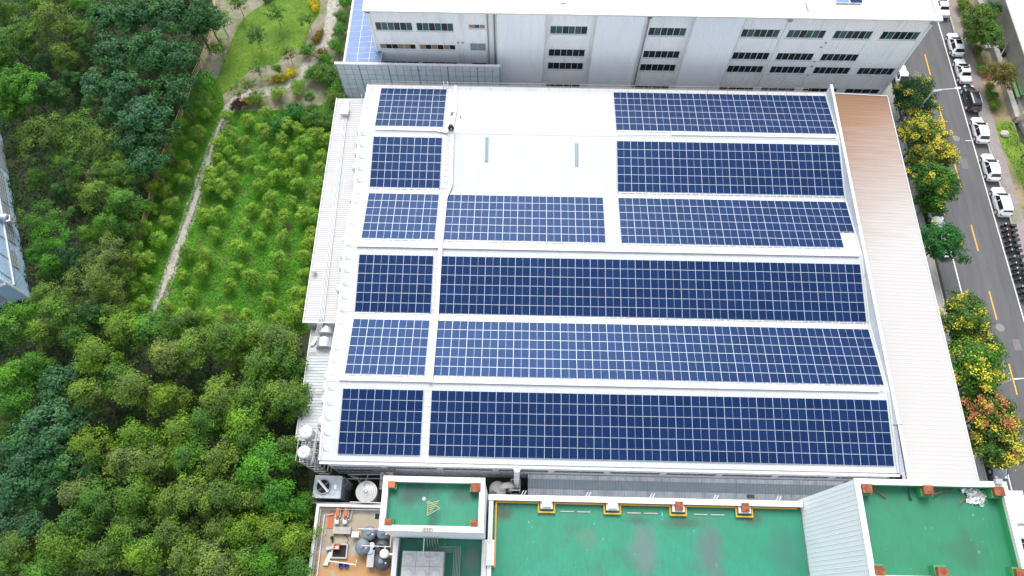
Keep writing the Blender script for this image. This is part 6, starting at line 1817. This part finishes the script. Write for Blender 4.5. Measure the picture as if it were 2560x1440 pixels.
# white truck partly hidden by the corner block
tk = thing('delivery_truck', 'white truck half hidden behind the green corner roof', 'truck', (56.2, -2.3, 0))
MB().box(55.25, -4.6, .9, 57.15, -.75, 1.75).build('cargo_bed', M['tray'], tk)
mb = MB()
mb.add([(55.3, -6.4, .5), (57.1, -6.4, .5), (57.1, -4.65, .5), (55.3, -4.65, .5), (55.3, -6.4, 1.5), (57.1, -6.4, 1.5), (57.1, -4.65, 2.1), (55.3, -4.65, 2.1), (55.4, -5.9, 2.1), (57.0, -5.9, 2.1)], [(0, 3, 2, 1), (0, 1, 5, 4), (1, 2, 6, 9, 5), (3, 0, 4, 8, 7), (2, 3, 7, 6), (4, 5, 9, 8), (8, 9, 6, 7)])
mb.build('cab', M['tray'], tk)
MB().add([(55.45, -6.36, 1.56), (56.95, -6.36, 1.56), (56.95, -5.98, 2.04), (55.45, -5.98, 2.04)], [(0, 1, 2, 3)]).build('windscreen', M['carglass'], tk)
for x in (55.35, 57.05):
    for y in (-5.6, -1.9): MB().lathe([(.2, -.12), (.38, -.11), (.38, .11), (.2, .12)], (x, y, .39), 16, axis='x').build('wheel', M['black'], tk)
MB().tube([(55.4, -4.4, 1.85), (56.6, -4.3, 2.0), (57.0, -4.7, 1.9)], .12, 8).build('load_roll', M['concrete'], tk)
MB().box(55.35, -6.5, .35, 57.05, -.8, .9).build('chassis', M['black'], tk)
tag(MB().bar((54.4, -6.5, 5.4), (58.2, -5.9, 5.6), .12).bar((54.4, -7.4, 5.2), (58.2, -6.9, 5.3), .12).bar((54.4, -6.9, 5.25), (58.2, -6.4, 5.4), .5, .08, 1).bar((58.0, -6.5, 0), (58.0, -6.5, 5.4), .12).build('scaffold_boom', [M['orange'], M['concrete']]), 'orange and grey scaffold boards beside the corner block', 'scaffold')

# scooters in a row
def make_scooter():
    r = thing('scooter', 'x', 'scooter')
    link('body', MB().bar((-.55, 0, .55), (.1, 0, .52), .32, .34).bar((-.72, 0, .62), (-.5, 0, .6), .22, .2).mesh('scooter_body', M['paint']), r)
    link('seat', MB().bar((-.62, 0, .77), (.05, 0, .75), .30, .1).mesh('scooter_seat', M['black']), r)
    link('footboard', MB().bar((.08, 0, .32), (.5, 0, .34), .34, .08).mesh('scooter_floor', M['black']), r)
    link('front_shield', MB().bar((.48, 0, .34), (.62, 0, .95), .36, .10).mesh('scooter_shield', M['paint']), r)
    for x in (-.55, .68): link('wheel', MB().lathe([(.1, -.06), (.23, -.05), (.23, .05), (.1, .06)], (x, 0, .23), 14, axis='y').mesh('scooter_wheel', M['black']), r)
    link('handlebar', MB().bar((.56, -.34, 1.02), (.56, .34, 1.02), .05).bar((.5, 0, .9), (.56, 0, 1.05), .12).mesh('scooter_bar', M['black']), r)
    for s in (-1, 1): link('mirror', MB().bar((.54, s * .28, 1.02), (.5, s * .36, 1.22), .02).bar((.5, s * .30, 1.24), (.5, s * .42, 1.24), .05, .07).mesh('scooter_mirror', M['black']), r)
    link('headlight', MB().box(.6, -.09, .82, .7, .09, .94).mesh('scooter_lamp', M['lamp']), r)
    return r


sc0 = make_scooter()
SCP = [(65.5, 34.2), (65.45, 33.45), (65.4, 32.65), (65.4, 31.95), (65.3, 31.1), (65.3, 30.4), (65.4, 29.5), (65.35, 28.5), (65.3, 27.75), (65.2, 27.05), (65.25, 26.3), (65.3, 25.1), (65.3, 24.3), (65.3, 23.5)]
SCC = [(.015, .015, .017), (.18, .02, .03), (.05, .02, .02), (.02, .02, .022), (.02, .03, .12), (.02, .02, .02), (.25, .25, .26), (.02, .02, .022), (.16, .16, .17), (.03, .03, .03), (.02, .02, .02), (.06, .06, .06), (.02, .02, .02), (.1, .1, .1)]
for i, (x, y) in enumerate(SCP):
    s = sc0 if i == 0 else copy_tree(sc0)
    s.location = (x, y, .006); s.rotation_euler = (0, 0, math.pi + rt.gauss(0, .08)); s.scale = (1.12, 1.12, 1.12)
    s['label'] = '%s scooter in the kerbside row, %s from the white car' % ({1: 'red', 4: 'blue', 6: 'silver', 8: 'grey'}.get(i, 'dark'), ORD[i]); s['group'] = 'scooters parked in a row'
    paint(s, SCC[i])

# ------------------------------------------------------------------ street furniture on the right
for (x, y, z, lab) in ((54.2, 49.75, 9.1, 'grey street lamp among the far yellow-flowering trees'), (54.2, 10.05, 9.35, 'grey street lamp beside the near yellow-flowering trees')):
    t = thing('street_lamp', lab, 'street lamp', (x, y, .12), 'street lamps along the left pavement')
    MB().tube([(x, y, .1), (x, y, z)], [.10, .06], 10).build('pole', M['alu'], t)
    MB().tube([(x, y, z - .35), (x + 1.2, y + .05, z + .05), (x + 2.9, y + .1, z + .25)], .05, 8).tube([(x, y, z), (x + 2.9, y + .1, z + .3)], .03, 6).build('arm', M['alu'], t)
    MB().bar((x + 2.6, y + .1, z + .27), (x + 3.3, y + .12, z + .32), .24, .12).build('lamp_head', M['alu'], t)
t = thing('path_light', 'short grey lamp post at the edge of the brick pavement', 'lamp post', (68.2, 70.2, .05))
MB().tube([(68.2, 70.2, .05), (68.2, 70.2, 2.1)], .06, 8).build('pole', M['alu'], t)
MB().lathe([(.08, 0), (.26, .03), (.2, .2), (.02, .25)], (68.2, 70.2, 2.1), 10).build('lamp_head', M['tray'], t)
lw = thing('low_wall', 'grey concrete boundary wall beside the planting verge', 'wall', (70.95, 62, 0))
for y in range(52, 84, 4):
    MB().box(70.75, y + .01, 0, 71.5, y + 3.97, .9 if y < 60 or y > 68 else 1.0).build('wall_section', M['concrete'], lw)
tag(MB().box(71.0, 51.6, 0, 76, 51.95, 2.2).build('cross_wall', mat('cream_wall', (.52, .46, .36), .8, dirt=(.3, .24, .17), ds=.8)), 'cream wall closing the yard at its near end', 'wall')
gbld = thing('green_roof_shed', 'shed with a pale green metal roof at the top right corner', 'shed', (78, 68, 0))
MB().ribs((71.9, 54.4, 4.6), (1, 0, .05), (0, 1, 0), (0, 0, 1), 14, 40, .9, .03, flat=.9, thick=.08).build('roof_sheet', M['palegreen_roof'], gbld)
MB().box(73.0, 54.7, 0, 85, 94, 4.5).build('walls', M['concrete'], gbld)
MB().bar((71.85, 54.3, 4.5), (71.85, 94, 4.5), .12, .14).build('gutter', mat('gutter_grey', (.4, .42, .40), .6), gbld)
for (x, y0, y1, lab) in ((72.15, 55.6, 61.0, 'left green rusted bench plank beside the shed'), (72.85, 56.0, 61.4, 'right green rusted bench plank beside the shed')):
    t = thing('green_bench', lab, 'bench', (x, (y0 + y1) / 2, 0), 'green benches beside the shed')
    MB().box(x - .24, y0, .75, x + .24, y1, .9).build('plank', M['green_paint'], t)
    for y in (y0 + .4, y1 - .4): MB().box(x - .2, y - .06, .03, x + .2, y + .06, .75).build('leg', M['rust'], t)
tag(MB().lathe([(.25, 0), (.5, .02), (.52, .15), (.5, .3), (.25, .3), (.22, .1)], (72.35, 64.9, .03), 18).lathe([(.22, 0), (.46, .02), (.48, .14), (.46, .28), (.22, .28)], (72.5, 64.3, .03), 18).build('tyre_stack', M['black']), 'two black tyres lying in the concrete yard', 'tyre stack')
tag(MB().box(70.0, 65.2, .06, 70.8, 69.3, .5).build('white_slab', M['tray']), 'long white slab leaning by the boundary wall under the dark trees', 'slab')
tag(MB().bar((71.6, 63.5, .8), (74.0, 67.0, 1.5), .12).build('long_pole', M['concrete']), 'pale pole slanting across the concrete yard', 'pole')
rng = np.random.default_rng(8)
rk = MB().lathe([(.3, 0), (.55, .1), (.6, .3), (.4, .5), (.05, .58)], (0, 0, 0), 9)
rk.v = [(x * rng.uniform(.85, 1.2), y * rng.uniform(.85, 1.2), z * rng.uniform(.9, 1.1)) for x, y, z in rk.v]
tag(link('boulder', rk.mesh('boulder', M['rock']), None, (68.95, 49.5, .05)), 'pale boulder on the grass verge', 'boulder')
tag(MB().bar((71.6, 51.3, .1), (72.4, 47.5, .1), .3, 1.2).build('kerb_wall', M['concrete']), 'pale concrete upstand at the edge of the grass verge', 'kerb wall')

# ------------------------------------------------------------------ the kneeling worker on the roof
def make_person(x, y, z):
    rt_ = thing('person', 'person in dark navy clothes kneeling at the cable tray on the white roof', 'person', (x, y, z))
    J = {'pelvis': (0, .22, .42), 'spine': (0, .05, .68), 'chest': (0, -.16, .86), 'neck': (0, -.30, .97), 'head': (0, -.40, 1.06), 'top': (0, -.47, 1.15),
         'hipL': (-.11, .22, .40), 'kneeL': (-.18, -.18, .14), 'ankL': (-.17, .26, .07), 'toeL': (-.17, .40, .04), 'hipR': (.11, .22, .40), 'kneeR': (.17, -.20, .42), 'ankR': (.17, -.12, .08), 'toeR': (.17, -.30, .04),
         'shL': (-.19, -.18, .88), 'elL': (-.28, -.36, .64), 'wrL': (-.20, -.56, .46), 'haL': (-.17, -.66, .40), 'shR': (.19, -.18, .88), 'elR': (.29, -.34, .62), 'wrR': (.20, -.56, .46), 'haR': (.17, -.66, .40)}
    Ed = [('pelvis', 'spine'), ('spine', 'chest'), ('chest', 'neck'), ('neck', 'head'), ('head', 'top'), ('pelvis', 'hipL'), ('hipL', 'kneeL'), ('kneeL', 'ankL'), ('ankL', 'toeL'), ('pelvis', 'hipR'), ('hipR', 'kneeR'), ('kneeR', 'ankR'), ('ankR', 'toeR'),
          ('chest', 'shL'), ('shL', 'elL'), ('elL', 'wrL'), ('wrL', 'haL'), ('chest', 'shR'), ('shR', 'elR'), ('elR', 'wrR'), ('wrR', 'haR')]
    Rd = {'pelvis': .19, 'spine': .19, 'chest': .205, 'neck': .065, 'head': .105, 'top': .08, 'hipL': .13, 'hipR': .13, 'kneeL': .09, 'kneeR': .09, 'ankL': .05, 'ankR': .05, 'toeL': .045, 'toeR': .045, 'shL': .10, 'shR': .10, 'elL': .066, 'elR': .066, 'wrL': .034, 'wrR': .034, 'haL': .042, 'haR': .042}
    ks = list(J)
    vs = [J[k] for k in ks]
    es = [(ks.index(a), ks.index(b)) for a, b in Ed]
    rad = [Rd[k] for k in ks]
    for s, sx in (('L', -1), ('R', 1)):        # five fingers per hand
        hx, hy, hz = J['ha' + s]
        for f in range(5):
            o = (f - 1.5) * .018
            a = len(vs)
            if f == 4: p1, p2 = (hx - sx * .045, hy - .01, hz), (hx - sx * .06, hy - .05, hz - .01)
            else: p1, p2 = (hx + o, hy - .06, hz - .015), (hx + o, hy - .085 - .01 * (1 - abs(f - 1.5)), hz - .045)
            vs += [p1, p2]; rad += [.010, .008]
            es += [(ks.index('ha' + s), a), (a, a + 1)]
    me = bpy.data.meshes.new('person_body')
    me.from_pydata(vs, es, [])
    o = link('body', me, rt_)
    o.modifiers.new('skin', 'SKIN'); o.modifiers.new('sub', 'SUBSURF').levels = 1
    for i, d in enumerate(me.skin_vertices[0].data):
        d.radius = (rad[i], rad[i]); d.use_root = (i == 0)
    dg_ = bpy.context.evaluated_depsgraph_get()
    nmesh = bpy.data.meshes.new_from_object(o.evaluated_get(dg_))
    o.modifiers.clear(); o.data = nmesh
    nmesh.materials.clear()
    for mt in (M['navy'], M['skin'], M['black']): nmesh.materials.append(mt)
    for pl in nmesh.polygons:
        c = pl.center
        pl.use_smooth = True
        if c.y < -.33 and c.z > .92 and abs(c.x) < .15: pl.material_index = 1
        elif c.y < -.58 and c.z < .5: pl.material_index = 1
        elif c.z < .09 and (c.y > .3 or c.y < -.12): pl.material_index = 2
    link('hair', MB().lathe([(.115, -.05), (.125, .02), (.11, .09), (.06, .135), (.01, .145)], (0, -.42, 1.10), 14).mesh('hair', M['hair'], smooth=True), rt_)
    for s in (-1, 1):
        link('ear', MB().lathe([(.005, -.03), (.022, -.02), (.022, .02), (.005, .03)], (s * .112, -.42, 1.06), 6).mesh('ear', M['skin']), rt_)
        link('eye', MB().lathe([(.003, -.012), (.012, 0), (.003, .012)], (s * .036, -.515, 1.075), 6).mesh('eye', M['black']), rt_)
    link('nose', MB().add([(-.014, -.5, 1.03), (.014, -.5, 1.03), (0, -.545, 1.025), (0, -.5, 1.07)], [(0, 1, 2), (0, 2, 3), (1, 3, 2), (0, 3, 1)]).mesh('nose', M['skin']), rt_)
    link('mouth', MB().box(-.024, -.513, .995, .024, -.503, 1.002).mesh('mouth', M['red']), rt_)
    return rt_


pr = make_person(-9.28, 41.15, roof_z(40.88) + .02)
pr.rotation_euler = (0, 0, .12)
pr.scale = (1.12, 1.12, 1.12)
